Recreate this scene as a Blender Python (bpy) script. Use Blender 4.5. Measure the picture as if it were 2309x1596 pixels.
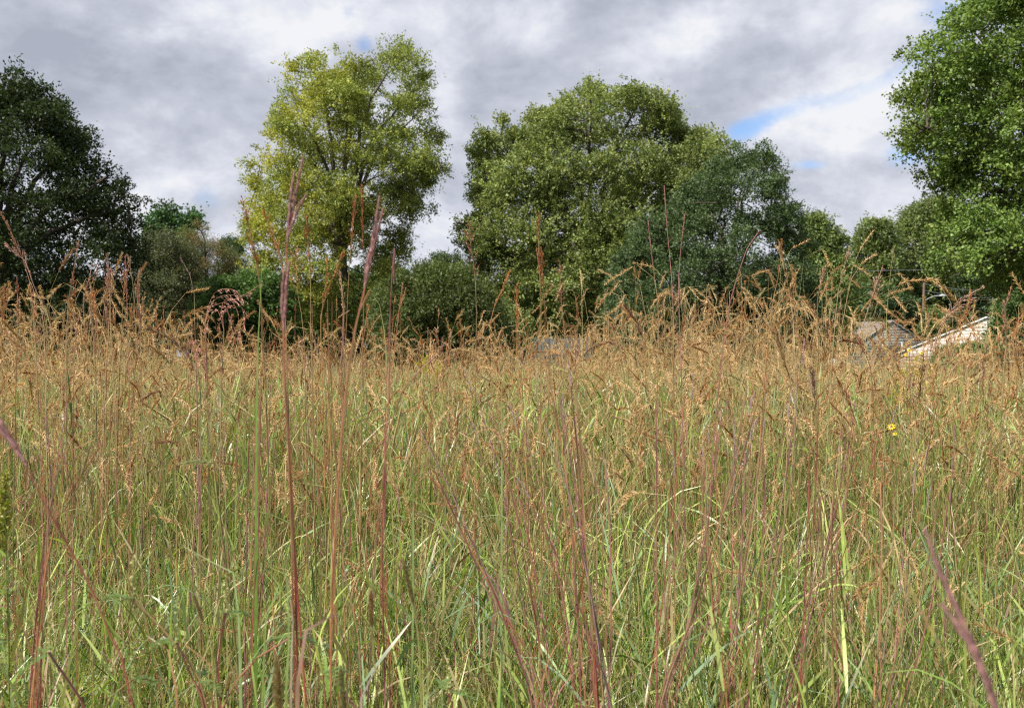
import bpy, math
import numpy as np
from mathutils import Vector
for o in list(bpy.data.objects): bpy.data.objects.remove(o)
SC = bpy.context.scene
COL = SC.collection
R = math.radians
F = 2245.0            # focal length in units of a 2309 px wide picture
CX, CY, EYE = 1154.5, 798.0, 1.4
# ------------------------------------------------------------------ camera
cam = bpy.data.cameras.new("camera"); camo = bpy.data.objects.new("camera", cam); COL.objects.link(camo)
cam.lens = 35; cam.sensor_width = 36; cam.clip_start = 0.02; cam.clip_end = 2000
camo.location = (0, 0, EYE); camo.rotation_euler = (R(90), 0, 0)
cam.dof.use_dof = True; cam.dof.focus_distance = 4.2; cam.dof.aperture_fstop = 6.8
SC.camera = camo
# ------------------------------------------------------------------ light
SUN_EL, SUN_AZ = 47.0, 232.0      # azimuth clockwise from +Y (the view direction): behind the camera on the left
sun = bpy.data.lights.new("sun", 'SUN'); suno = bpy.data.objects.new("sun", sun); COL.objects.link(suno)
sun.energy = 4.9; sun.angle = R(0.5); sun.color = (1.0, 0.95, 0.86)
sd = Vector((math.sin(R(SUN_AZ))*math.cos(R(SUN_EL)), math.cos(R(SUN_AZ))*math.cos(R(SUN_EL)), math.sin(R(SUN_EL))))
suno.rotation_euler = (-sd).to_track_quat('-Z', 'Y').to_euler()
SC.view_settings.view_transform = 'Standard'; SC.view_settings.look = 'None'
SC.view_settings.exposure = 0.5; SC.view_settings.gamma = 1.0
SC.cycles.use_denoising = False; SC.cycles.filter_width = 1.15
SC.cycles.max_bounces = 6; SC.cycles.diffuse_bounces = 3; SC.cycles.glossy_bounces = 2
SC.cycles.transmission_bounces = 4; SC.cycles.transparent_max_bounces = 8
SC.cycles.caustics_reflective = False; SC.cycles.caustics_refractive = False
# ------------------------------------------------------------------ sky with broken cloud
wd = bpy.data.worlds.new("World"); SC.world = wd; wd.use_nodes = True
nt = wd.node_tree; nt.nodes.clear()
def N(t, **k):
    n = nt.nodes.new(t)
    for a, b in k.items(): setattr(n, a, b)
    return n
def L(a, b): nt.links.new(a, b)
def val(s, v):
    if isinstance(v, (int, float, tuple, list)): s.default_value = v
    else: L(v, s)
def M(op, a, b=0.0, c=0.0, clamp=False):
    n = N('ShaderNodeMath', operation=op, use_clamp=clamp)
    val(n.inputs[0], a); val(n.inputs[1], b); val(n.inputs[2], c); return n.outputs[0]
def VM(op, a, b=(0, 0, 0)):
    n = N('ShaderNodeVectorMath', operation=op); val(n.inputs[0], a); val(n.inputs[1], b)
    return n.outputs['Value'] if op in ('LENGTH', 'DOT_PRODUCT') else n.outputs[0]
tc = N('ShaderNodeTexCoord'); D = tc.outputs['Generated']
sky = N('ShaderNodeTexSky', sky_type='NISHITA', sun_disc=False)
sky.sun_elevation = R(SUN_EL); sky.sun_rotation = R(SUN_AZ); sky.air_density = 1.0; sky.dust_density = 0.6; sky.ozone_density = 1.2
sp = N('ShaderNodeSeparateXYZ'); L(D, sp.inputs[0])
cb = N('ShaderNodeCombineXYZ'); L(sp.outputs[0], cb.inputs[0]); L(sp.outputs[1], cb.inputs[1])
L(M('MULTIPLY', sp.outputs[2], 1.55), cb.inputs[2])
def noise(scale, detail, rough, dist, off):
    n = N('ShaderNodeTexNoise'); n.inputs['Scale'].default_value = scale; n.inputs['Detail'].default_value = detail
    n.inputs['Roughness'].default_value = rough; n.inputs['Distortion'].default_value = dist
    L(VM('ADD', cb.outputs[0], off), n.inputs['Vector']); return n.outputs['Fac']
n_big = noise(3.0, 4, 0.5, 0.3, (3.1, 7.7, 0))
n_mid = noise(7.0, 9, 0.6, 0.15, (8.3, 1.2, 0))
n_fin = noise(22.0, 7, 0.6, 0.2, (1.3, 4.2, 0))
LD = (-0.018, 0.0, 0.034)         # towards the light, for lit and shaded sides of the billows
def off(o): return (o[0]+LD[0], o[1]+LD[1], o[2]+LD[2])
relief = M('SUBTRACT', n_mid, noise(7.0, 9, 0.6, 0.15, off((8.3, 1.2, 0))))
n_b2 = noise(4.0, 6, 0.52, 0.2, (5.5, 2.2, 1.0)); relief2 = M('SUBTRACT', n_b2, noise(4.0, 6, 0.52, 0.2, off(off((5.5, 2.2, 1.0)))))
def blob(px, py, rx, ry, rot=0.0):
    """a soft patch of sky round the direction of a cloud; radii in units of the same 2309 px picture"""
    c = Vector(((px-CX)/F, 1.0, (CY-py)/F)).normalized()
    e1 = Vector((1, 0, 0)) - c*c.x; e1.normalize(); e2 = c.cross(e1) * -1
    if e2.z < 0: e2 = -e2
    a = R(rot); u = e1*math.cos(a)+e2*math.sin(a); v = e2*math.cos(a)-e1*math.sin(a)
    du = M('ADD', M('MULTIPLY', VM('DOT_PRODUCT', D, tuple(u*(F/rx)))  , 1.0), 0.0)
    dv = VM('DOT_PRODUCT', D, tuple(v*(F/ry)))
    r2 = M('ADD', M('MULTIPLY', du, du), M('MULTIPLY', dv, dv))
    front = M('GREATER_THAN', VM('DOT_PRODUCT', D, tuple(c)), 0.0)
    return M('MULTIPLY', M('POWER', 2.718, M('MULTIPLY', r2, -1.0)), front)
def total(lst, start):
    s = start
    for w, b in lst: s = M('MULTIPLY_ADD', b, w, s)
    return s
# brightness of the cloud: noise plus the darker and brighter banks the photograph shows
br = M('MULTIPLY_ADD', M('SUBTRACT', n_big, 0.5), 0.55, 0.60)
br = M('MULTIPLY_ADD', M('SUBTRACT', n_mid, 0.5), 0.9, br)
br = M('MULTIPLY_ADD', M('SUBTRACT', n_fin, 0.5), 0.25, br)
br = M('MULTIPLY_ADD', relief, 1.35, br)
br = M('MULTIPLY_ADD', relief2, 1.6, br)
br = total([(-0.24, blob(190, 90, 330, 115, 8)), (-0.20, blob(390, 250, 210, 75)), (-0.13, blob(180, 330, 250, 60)),
            (0.24, blob(70, 170, 170, 30)), (0.22, blob(520, 330, 200, 45)), (0.26, blob(430, 405, 160, 50)), (-0.10, blob(460, 430, 40, 30)),
            (0.25, blob(560, 470, 110, 60)), (-0.10, blob(1180, 150, 230, 150)), (-0.20, blob(1630, 140, 240, 70, 12)),
            (0.34, blob(1560, 70, 150, 42, 25)), (-0.12, blob(1880, 90, 200, 60)), (0.16, blob(1000, 220, 70, 160)),
            (0.20, blob(1880, 300, 150, 70, 25)), (0.20, blob(1990, 250, 60, 60)), (0.10, blob(1950, 480, 220, 90)), (0.16, blob(1000, 500, 80, 90)),
            (0.14, blob(2000, 60, 150, 60)), (-0.10, blob(1870, 400, 80, 30, 20)), (0.15, blob(760, 40, 300, 40)), (0.16, blob(500, 540, 600, 80)), (0.08, blob(1300, 520, 900, 70))], br)
rp = N('ShaderNodeValToRGB'); L(br, rp.inputs[0])
cr = rp.color_ramp; cr.elements[0].position = 0.12; cr.elements[0].color = (0.30, 0.32, 0.385, 1)
cr.elements[1].position = 1.0; cr.elements[1].color = (0.63, 0.64, 0.665, 1)
e = cr.elements.new(0.5); e.color = (0.41, 0.43, 0.495, 1)
e = cr.elements.new(0.75); e.color = (0.52, 0.54, 0.60, 1)
# how much of the blue shows through
gap = total([(0.62, blob(1690, 290, 62, 30, 18)), (0.45, blob(1790, 240, 80, 24, 22)), (0.40, blob(1940, 210, 120, 30, 28)), (0.55, blob(2050, 345, 70, 34)),
             (0.42, blob(1830, 372, 60, 14)), (0.45, blob(822, 98, 26, 24)), (0.30, blob(790, 25, 40, 40)), (0.42, blob(2160, 25, 110, 40)),
             (0.30, blob(460, 435, 45, 35)), (0.22, blob(2090, 130, 80, 60)), (0.2, blob(300, 500, 60, 40))],
            M('MULTIPLY_ADD', M('SUBTRACT', n_mid, 0.5), -1.1, -0.05))
gap = M('MULTIPLY_ADD', M('SUBTRACT', n_fin, 0.5), -0.35, gap)
gp = N('ShaderNodeMapRange', interpolation_type='SMOOTHSTEP'); L(gap, gp.inputs[0]); gp.inputs[1].default_value = 0.12; gp.inputs[2].default_value = 0.58
mixc = N('ShaderNodeMix', data_type='RGBA'); L(M('MULTIPLY', gp.outputs[0], 0.8), mixc.inputs[0])
sc10 = N('ShaderNodeVectorMath', operation='SCALE'); L(rp.outputs[0], sc10.inputs[0]); sc10.inputs[3].default_value = 10.0
L(sc10.outputs[0], mixc.inputs[6])
skm = N('ShaderNodeVectorMath', operation='MULTIPLY'); L(sky.outputs[0], skm.inputs[0]); skm.inputs[1].default_value = (.85, 1.05, 1.3); L(skm.outputs[0], mixc.inputs[7])
bg = N('ShaderNodeBackground'); L(mixc.outputs[2], bg.inputs[0]); bg.inputs[1].default_value = 0.1
wo = N('ShaderNodeOutputWorld'); L(bg.outputs[0], wo.inputs[0])
wd.cycles.sampling_method = 'MANUAL'; wd.cycles.sample_map_resolution = 512

# ================================================================== helpers
rng = np.random.default_rng(7)
def U(a, b, n=None): return rng.uniform(a, b, n)
def arr(*a): return np.array(a, dtype=float)
def P(px, py, Y): return np.array([(px-CX)/F*Y, Y, EYE+(CY-py)/F*Y])
def nrm(v): return v/np.maximum(np.linalg.norm(v, axis=-1, keepdims=True), 1e-9)
def unit(n): return nrm(rng.normal(size=(n, 3)))

class MB:
    def __init__(s): s.v = []; s.f = []; s.c = []; s.n = 0
    def add(s, v, f, c):
        v = np.asarray(v, float).reshape(-1, 3); f = np.asarray(f, np.int64).reshape(-1, 4)
        c = np.broadcast_to(np.asarray(c, float), v.shape)
        s.v.append(v); s.f.append(f+s.n); s.c.append(c); s.n += len(v)
    def build(s, name, mat, parent=None, origin=None, smooth=False):
        v = np.concatenate(s.v); f = np.concatenate(s.f); c = np.concatenate(s.c)
        if origin is not None: v = v-np.asarray(origin)
        me = bpy.data.meshes.new(name); m = len(f)
        me.vertices.add(len(v)); me.vertices.foreach_set('co', v.astype(np.float32).ravel())
        me.loops.add(4*m); me.loops.foreach_set('vertex_index', f.astype(np.int32).ravel())
        me.polygons.add(m); me.polygons.foreach_set('loop_start', np.arange(0, 4*m, 4, dtype=np.int32))
        if smooth: me.polygons.foreach_set('use_smooth', np.ones(m, dtype=bool))
        at = me.color_attributes.new('Col', 'FLOAT_COLOR', 'POINT')
        at.data.foreach_set('color', np.concatenate([np.clip(c, 0, 1), np.ones((len(c), 1))], 1).astype(np.float32).ravel())
        me.update(calc_edges=True); me.materials.append(mat)
        o = bpy.data.objects.new(name, me); COL.objects.link(o)
        if parent is not None: o.parent = parent
        elif origin is not None: o.location = tuple(origin)
        return o
    # --- shapes
    def box(s, lo, hi, col, rot=0.0, piv=None):
        lo, hi = np.array(lo, float), np.array(hi, float)
        v = np.array([[x, y, z] for z in (lo[2], hi[2]) for x, y in ((lo[0], lo[1]), (hi[0], lo[1]), (hi[0], hi[1]), (lo[0], hi[1]))])
        if rot:
            p = np.zeros(3) if piv is None else np.array(piv, float)
            q = v-p; ca, sa = math.cos(rot), math.sin(rot)
            v = np.stack([q[:, 0]*ca-q[:, 1]*sa, q[:, 0]*sa+q[:, 1]*ca, q[:, 2]], 1)+p
        s.add(v, [[0, 3, 2, 1], [4, 5, 6, 7], [0, 1, 5, 4], [1, 2, 6, 5], [2, 3, 7, 6], [3, 0, 4, 7]], col)
    def diamonds(s, pos, d, side, Ln, Wd, col, belly=0.45, tipcol=None):
        """leaf-shaped faces: pos (n,3) foot, d direction, side across"""
        n = len(pos); Ln = np.broadcast_to(Ln, (n,))[:, None]; Wd = np.broadcast_to(Wd, (n,))[:, None]
        side = nrm(side-d*np.sum(side*d, 1, keepdims=True))
        m = pos+d*Ln*belly
        v = np.stack([pos, m+side*Wd*.5, pos+d*Ln, m-side*Wd*.5], 1)
        col = np.broadcast_to(col, (n, 3)); c = np.repeat(col[:, None], 4, 1).copy()
        if tipcol is not None: c[:, 2] = tipcol
        s.add(v.reshape(-1, 3), np.arange(4*n).reshape(n, 4), c.reshape(-1, 3))
    def ribbons(s, pts, side, w, col):
        """pts (n,k,3) side (n,k,3) w (n,k) col (n,k,3)"""
        n, k, _ = pts.shape
        a = pts-side*w[..., None]*.5; b = pts+side*w[..., None]*.5
        v = np.stack([a, b], 2).reshape(-1, 3); c = np.repeat(col[:, :, None], 2, 2).reshape(-1, 3)
        i = (np.arange(n)[:, None]*k+np.arange(k-1)[None])*2
        s.add(v, np.stack([i, i+1, i+3, i+2], -1).reshape(-1, 4), c)
    def tubes(s, pts, r, col, sides=3):
        n, k, _ = pts.shape
        t = nrm(np.gradient(pts, axis=1)); ref = np.zeros_like(t); ref[..., 0] = 1.0
        ref[np.abs(t[..., 0]) > .9] = (0, 1, 0)
        a = nrm(np.cross(t, ref)); b = np.cross(t, a)
        r = np.broadcast_to(r, (n, k)); col = np.broadcast_to(col, (n, k, 3))
        ang = np.arange(sides)*2*np.pi/sides
        v = pts[:, :, None]+(a[:, :, None]*np.cos(ang)[:, None]+b[:, :, None]*np.sin(ang)[:, None])*r[:, :, None, None]
        idx = np.arange(n*k*sides).reshape(n, k, sides)
        p0 = idx[:, :-1]; p1 = idx[:, 1:]
        f = np.stack([p0, np.roll(p0, -1, 2), np.roll(p1, -1, 2), p1], -1)
        s.add(v.reshape(-1, 3), f.reshape(-1, 4), np.repeat(col[:, :, None], sides, 2).reshape(-1, 3))

def tag(o, label=None, cat=None, group=None, kind=None):
    if label: o['label'] = label
    if cat: o['category'] = cat
    if group: o['group'] = group
    o['kind'] = kind or 'thing'
    return o
def empty(name, loc):
    o = bpy.data.objects.new(name, None); COL.objects.link(o); o.location = tuple(loc); o.empty_display_size = .1; return o

# ------------------------------------------------------------------ materials
def matte(name, transl=0.0, rough=0.6, gloss=0.04, vary=0.18, scale=40.0, bump=0.0, tint=None):
    m = bpy.data.materials.new(name); m.use_nodes = True; t = m.node_tree; t.nodes.clear()
    def n(ty, **k):
        x = t.nodes.new(ty)
        for a, b in k.items(): setattr(x, a, b)
        return x
    at = n('ShaderNodeAttribute', attribute_name='Col')
    nz = n('ShaderNodeTexNoise'); nz.inputs['Scale'].default_value = scale; nz.inputs['Detail'].default_value = 3
    geo = n('ShaderNodeNewGeometry'); t.links.new(geo.outputs['Position'], nz.inputs['Vector'])
    mr = n('ShaderNodeMapRange'); t.links.new(nz.outputs['Fac'], mr.inputs[0]); mr.inputs[1].default_value = .25; mr.inputs[2].default_value = .75
    mr.inputs[3].default_value = 1-vary; mr.inputs[4].default_value = 1+vary
    sc = n('ShaderNodeVectorMath', operation='SCALE'); t.links.new(at.outputs['Color'], sc.inputs[0]); t.links.new(mr.outputs[0], sc.inputs[3])
    col = sc.outputs[0]
    df = n('ShaderNodeBsdfDiffuse'); t.links.new(col, df.inputs[0]); sh = df.outputs[0]
    if transl > 0:
        tr = n('ShaderNodeBsdfTranslucent')
        tm = n('ShaderNodeVectorMath', operation='MULTIPLY'); t.links.new(col, tm.inputs[0]); tm.inputs[1].default_value = tint or (1.15, 1.25, .55)
        t.links.new(tm.outputs[0], tr.inputs[0])
        mx = n('ShaderNodeMixShader'); mx.inputs[0].default_value = transl; t.links.new(sh, mx.inputs[1]); t.links.new(tr.outputs[0], mx.inputs[2]); sh = mx.outputs[0]
    if gloss > 0:
        gl = n('ShaderNodeBsdfGlossy'); gl.inputs['Roughness'].default_value = rough; gl.inputs[0].default_value = (1, 1, 1, 1)
        mx = n('ShaderNodeMixShader'); mx.inputs[0].default_value = gloss; t.links.new(sh, mx.inputs[1]); t.links.new(gl.outputs[0], mx.inputs[2]); sh = mx.outputs[0]
    if bump > 0:
        bp = n('ShaderNodeBump'); bp.inputs['Strength'].default_value = bump; t.links.new(nz.outputs['Fac'], bp.inputs['Height']); t.links.new(bp.outputs[0], df.inputs['Normal'])
    out = n('ShaderNodeOutputMaterial'); t.links.new(sh, out.inputs[0])
    return m
M_leaf = matte('tree_foliage', .32, .5, .022, .15, 1.2)
M_bark = matte('bark', 0, .8, .01, .35, 9.0, .6)
M_blade = matte('grass_blade', .32, .4, .045, .2, 30)
M_stem = matte('grass_stem', 0, .35, .05, .18, 60)
M_seed = matte('seed_head', .25, .5, .03, .2, 90, tint=(1.1, .9, .6))
M_soil = matte('soil', 0, .9, .0, .5, 6.0, .8)
M_paint = matte('painted_siding', 0, .5, .03, .06, 2.0)
M_roof = matte('shingle', 0, .9, .01, .25, 5.0)
M_metal = matte('weathered_metal', 0, .35, .15, .1, 8.0)
M_wood = matte('weathered_wood', 0, .8, .02, .3, 5.0)
M_glass = matte('dark_glass', 0, .08, .35, .02, 1.0)
M_petal = matte('petal', .25, .5, .03, .1, 80, tint=(1.1, 1.0, .5))

# colours (linear base colours)
GREEN = arr(.20, .30, .055); LIME = arr(.38, .46, .12); DGREEN = arr(.09, .15, .03); BLUEG = arr(.20, .29, .14)
STRAW = arr(.46, .36, .19); TAN = arr(.53, .36, .16); TAN2 = arr(.64, .46, .23); RUST = arr(.36, .135, .045); RUST2 = arr(.48, .22, .075)
RED = arr(.34, .065, .055); PURP = arr(.27, .12, .14); PINK = arr(.42, .17, .15); LILAC = arr(.36, .25, .27); ORANGE = arr(.42, .20, .08)
def jit(c, n, s=.16, h=.05):
    c = np.broadcast_to(c, (n, 3)); return np.clip(c*(1+U(-s, s, (n, 1)))*(1+U(-h, h, (n, 3))), 0, 1)
def pick(cols, w, n):
    cols = np.array(cols); w = np.array(w, float); return cols[rng.choice(len(cols), n, p=w/w.sum())]

# ================================================================== setting: the ground
def ground():
    xs = np.concatenate([np.linspace(-400, -45, 12), np.linspace(-40, 40, 81), np.linspace(45, 400, 12)])
    ys = np.concatenate([np.linspace(-60, -8, 6), np.linspace(-6, 60, 67), np.linspace(65, 600, 20)])
    X, Y = np.meshgrid(xs, ys); Z = .03*np.sin(X*1.3+Y*.7)*np.cos(Y*.9-X*.4)*(np.abs(X) < 42)*(Y < 61)-.03
    v = np.stack([X, Y, Z], -1).reshape(-1, 3); nx = len(xs)
    i = (np.arange(len(ys)-1)[:, None]*nx+np.arange(nx-1)[None]).ravel()
    m = MB(); g = arr(.075, .085, .035)
    c = np.where((v[:, 1:2] > 40), arr(.07, .10, .03), arr(.09, .07, .045))
    m.add(v, np.stack([i, i+1, i+nx+1, i+nx], -1), c)
    tag(m.build('ground', M_soil, smooth=True), kind='structure')
ground()

# ================================================================== trees
def poly_in(pts, poly):
    x, y = pts[:, 0], pts[:, 1]; ins = np.zeros(len(pts), bool); p = np.array(poly, float)
    for (x0, y0), (x1, y1) in zip(p, np.roll(p, -1, 0)):
        cnd = ((y0 > y) != (y1 > y)); xi = (x1-x0)*(y-y0)/((y1-y0) if y1 != y0 else 1e-9)+x0
        ins ^= cnd & (x < xi)
    return ins
def poly_dist(pts, poly):
    p = np.array(poly, float); best = np.full(len(pts), 1e9)
    for a, b in zip(p, np.roll(p, -1, 0)):
        ab = b-a; t = np.clip(((pts-a)@ab)/max(ab@ab, 1e-9), 0, 1)
        best = np.minimum(best, np.linalg.norm(pts-(a+t[:, None]*ab), axis=1))
    return best
BARK = arr(.10, .085, .065)
def smooth_path(p, k):
    p = np.array(p, float); s = np.r_[0, np.cumsum(np.linalg.norm(np.diff(p, axis=0), axis=1))]; s /= s[-1]
    q = np.concatenate([[2*p[0]-p[1]], p, [2*p[-1]-p[-2]]]); out = []
    for t in np.linspace(0, 1, k):
        i = min(np.searchsorted(s, t, side='right')-1, len(p)-2); i = max(i, 0); u = (t-s[i])/max(s[i+1]-s[i], 1e-9)
        a, b, c, d = q[i], q[i+1], q[i+2], q[i+3]
        out.append(.5*((2*b)+(-a+c)*u+(2*a-5*b+4*c-d)*u*u+(-a+3*b-3*c+d)*u**3))
    return np.array(out)
def tree(name, label, cat, poly, Y, base, fork, lobes=150, rl=(.5, .95), twigs=34, leaves=12, leaf=(.11, .06), tl=.42, cols=(GREEN,), w=None,
         depth=None, trunk=.22, droop=.15, group=None, colfn=None, up=.35, hollow=0.0, limbs=9, bark=BARK, gapn=0.0, gain=1.5):
    lobes = int(lobes*.42); rl = (rl[0]*1.25, rl[1]*1.45); twigs = int(twigs*2.3); leaf = (leaf[0]*.88, leaf[1]*.9)
    poly = np.array(poly, float); lo, hi = poly.min(0), poly.max(0); k = Y/F
    D = depth or .42*(hi[0]-lo[0])*k
    c = np.empty((0, 3)); rad = np.empty(0); tries = 0
    while len(c) < lobes:
        q = U(0, 1, (400, 2))*(hi-lo)+lo; q = q[poly_in(q, poly)]
        e = poly_dist(q, poly)*k; r = U(rl[0], rl[1], len(q))
        ok = e > r*.38; q, e, r = q[ok], e[ok], r[ok]; r = np.minimum(r, e*.86)
        hth = D*np.sqrt(np.clip(1-(1-np.minimum(e/(D*.9), 1))**2, 0, 1))
        yy = U(-1, 1, len(q)); yy = np.sign(yy)*np.abs(yy)**(.5)
        pos = np.stack([(q[:, 0]-CX)*k, np.full(len(q), Y)+yy*hth, EYE+(CY-q[:, 1])*k], 1)
        # keep the outline: bring x, z along the ray so the depth offset does not shift the silhouette
        s = pos[:, 1]/Y; mid = np.array([((lo[0]+hi[0])/2-CX)*k, 0, EYE+(CY-(lo[1]+hi[1])/2)*k])
        pos[:, 0] *= np.where(s > 1, 1, s)**.6
        tries += 1; sp = 1.12*max(.25, 1-tries*.02)
        for a_, r_ in zip(pos, r):
            if len(c) and (np.linalg.norm((c-a_)*arr(1, .6, 1.15), axis=1) < sp*np.maximum(rad, r_)*.8).any(): continue
            c = np.concatenate([c, a_[None]]); rad = np.r_[rad, r_]
            if len(c) >= lobes: break
    c, rad = c[:lobes], rad[:lobes]
    # smaller outer sprays that carry the uneven outline
    ne = int(lobes*.8); q = U(0, 1, (60000, 2))*(hi-lo)+lo; q = q[poly_in(q, poly)]; e = poly_dist(q, poly)*k; sel = (e > .10*rl[0]) & (e < rl[1]*.75) & (q[:, 1] < 790); q, e = q[sel][:ne], e[sel][:ne]
    if len(q):
        ex = np.stack([(q[:, 0]-CX)*k, Y+U(-1, .6, len(q))*D*.35, EYE+(CY-q[:, 1])*k], 1); ex[:, 0] *= 1; c = np.concatenate([c, ex]); rad = np.r_[rad, np.clip(e*.9, rl[0]*.35, rl[1]*.5)*U(.8, 1.2, len(q))]
    lobes = len(c)
    root = P(base[0], base[1], Y); root[2] = 0
    fk = P(fork[0], fork[1], Y)
    if cat: t = tag(empty(name, root), label, cat, group)
    # trunk and limbs
    m = MB(); ft = np.array([root, root*.55+fk*.45+arr(.05, 0, 0), fk])
    pth = smooth_path(ft, 9); m.tubes(pth[None], np.linspace(trunk*1.25, trunk*.8, 9)[None], jit(bark, 9)[None], 8)
    order = np.argsort(-np.linalg.norm(c-fk, axis=1)); mains = []
    chosen = []
    for i in order:
        if all(np.linalg.norm(c[i]-c[j]) > D*.75 for j in chosen): chosen.append(i)
        if len(chosen) >= limbs: break
    for i in chosen:
        e = c[i]; v = e-fk; md = fk+v*.5+arr(-v[0]*.12, -v[1]*.12, abs(v[2])*.10+.12)
        st = fk-arr(0, 0, U(0, .25)*max(fk[2]-1, .1)*.3)
        pt = smooth_path([st, md, e], 14); pt[1:-1] += rng.normal(size=(12, 3))*.05; mains.append(pt)
        m.tubes(pt[None], np.linspace(trunk*.55, trunk*.08, 14)[None], jit(bark, 14)[None], 6)
    allp = np.concatenate([x[2:-1] for x in mains])
    cen = c.copy()
    sub = rng.choice(lobes, min(lobes, 130), replace=False)
    for i in sub:
        e = c[i]; d = np.linalg.norm(allp-e, axis=1)+.7*np.maximum(allp[:, 2]-e[2], 0); j = d.argmin(); s0 = allp[j]
        md = (s0+e)/2+rng.normal(size=3)*.08+arr(0, 0, -.06)
        pt = smooth_path([s0, md, e], 7)
        m.tubes(pt[None], np.linspace(trunk*.13, trunk*.035, 7)[None], jit(bark, 7)[None], 4)
    m.build('trunk', M_bark, t, root, True)
    # foliage: leaves on twigs that radiate from each bough
    nT = lobes*twigs; pw_ = rad**1.5; li = rng.choice(lobes, nT, p=pw_/pw_.sum()); an = U(.72, 1.25, (lobes, 3))
    u = unit(nT); u[:, 2] = u[:, 2]*.85+.18; u = nrm(u)
    fr = rng.beta(2.2, 1.5, nT)*(1.0+.28*np.sin(u[:, 0]*5+li)*np.sin(u[:, 2]*6+li*1.7))*1.08
    tp = c[li]+u*(rad[li]*fr)[:, None]*arr(1.0, 1.0, .74)*an[li]
    if gapn > 0:
        ph = np.sin(tp[:, 0]*1.7+3*np.sin(tp[:, 2]*1.1))+np.sin(tp[:, 2]*2.1+2*np.sin(tp[:, 0]*.9+tp[:, 1]*.8)); keep = (ph > -2+gapn*3) | (U(0, 1, nT) < .06)
        tp, u, li = tp[keep], u[keep], li[keep]; nT = len(tp)
    td = nrm(u+unit(nT)*.55+arr(0, 0, up))
    tlen = U(.3, 1.05, nT)*tl*np.where(U(0, 1, nT) < .05, 2.3, 1)
    nL = nT*leaves; ti = np.repeat(np.arange(nT), leaves)
    leaf = (leaf[0]*1.12, leaf[1]*1.25); s = U(0, 1, nL); pos = tp[ti]+td[ti]*(tlen[ti]*s)[:, None]-arr(0, 0, 1)*(droop*tlen[ti]*s**2)[:, None]+rng.normal(size=(nL, 3))*leaf[0]*.45
    d = nrm(td[ti]*.7+unit(nL)*.9-arr(0, 0, droop*1.6))
    side = nrm(np.cross(d, arr(0, 0, 1)+.9*unit(nL)))
    ls = U(.65, 1.25, nL)
    wts = w or [1]*len(cols)
    tcol = jit(pick(cols, wts, nT), nT, .16, .05)*gain
    lobcol = U(.78, 1.18, lobes)
    cc = tcol[ti]*lobcol[li[ti]][:, None]*U(.8, 1.2, (nL, 1))
    if colfn is not None: cc = colfn(cc, pos)
    mb = MB(); mb.diamonds(pos, d, side, leaf[0]*ls, leaf[1]*ls, cc)
    mb.build('crown', M_leaf, t, root)
    return t

OAK = [(-230, 800), (-260, 400), (-150, 240), (-20, 192), (10, 187), (60, 174), (110, 197), (125, 235), (170, 262), (185, 310), (216, 345), (222, 374), (262, 374), (300, 437), (303, 465), (290, 530), (303, 600), (290, 680), (300, 770)]
tree('oak_tree', 'dark green oak at the left edge, its crown full and the darkest of all', 'tree', OAK, 34, (-20, 800), (-10, 640), 300, (.45, .9), 30, 11, (.12, .06), .45,
     (arr(.034, .055, .016), arr(.050, .070, .022), arr(.022, .038, .012)), [3, 2, 2], trunk=.3, gapn=.22, gain=1.1)
tree('cottonwood_tree', 'small blue green cottonwood top rising over the olive bushes', 'tree',
     [(318, 780), (325, 510), (345, 470), (390, 457), (418, 478), (455, 477), (456, 505), (436, 540), (445, 780)], 72, (388, 800), (388, 620), 90, (.7, 1.3), 30, 9, (.2, .15), .7,
     (arr(.05, .10, .035), arr(.04, .08, .03)), trunk=.25)
tree('olive_bush', 'tall grey green thicket between the dark oak and the reddish pine', 'bush',
     [(285, 800), (298, 565), (320, 528), (360, 517), (402, 522), (432, 562), (452, 640), (465, 800)], 44, (370, 800), (370, 700), 120, (.4, .8), 34, 10, (.10, .035), .4,
     (arr(.075, .088, .042), arr(.055, .068, .034), arr(.11, .11, .06)), trunk=.1, up=.7)
tree('pine_tree', 'open crowned pine tinged with reddish brown beside the olive thicket', 'tree',
     [(400, 800), (402, 540), (412, 515), (440, 505), (492, 516), (484, 545), (532, 560), (545, 600), (520, 640), (520, 800)], 50, (470, 800), (470, 640), 80, (.45, .85), 34, 13, (.15, .018), .4,
     (arr(.16, .115, .055), arr(.085, .11, .04), arr(.20, .105, .06)), [3, 4, 1], trunk=.16, gapn=.22)
tree('spruce_tree', 'small dark conifers top seen low against the sky beside the yellow green tree', 'tree',
     [(480, 800), (490, 560), (500, 530), (515, 536), (531, 519), (552, 540), (565, 620), (575, 800)], 76, (525, 800), (525, 660), 60, (.5, 1.), 30, 10, (.2, .06), .5,
     (arr(.04, .07, .035), arr(.055, .075, .03)), trunk=.18)
tree('leafy_shrub', 'bright green leafy shrub under the pine, left of the yellow green tree', 'bush',
     [(425, 820), (440, 660), (480, 625), (540, 612), (600, 618), (660, 640), (680, 820)], 40, (530, 810), (530, 740), 120, (.4, .75), 34, 10, (.12, .08), .3,
     (arr(.07, .12, .03), arr(.05, .09, .025)), trunk=.09)
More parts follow.
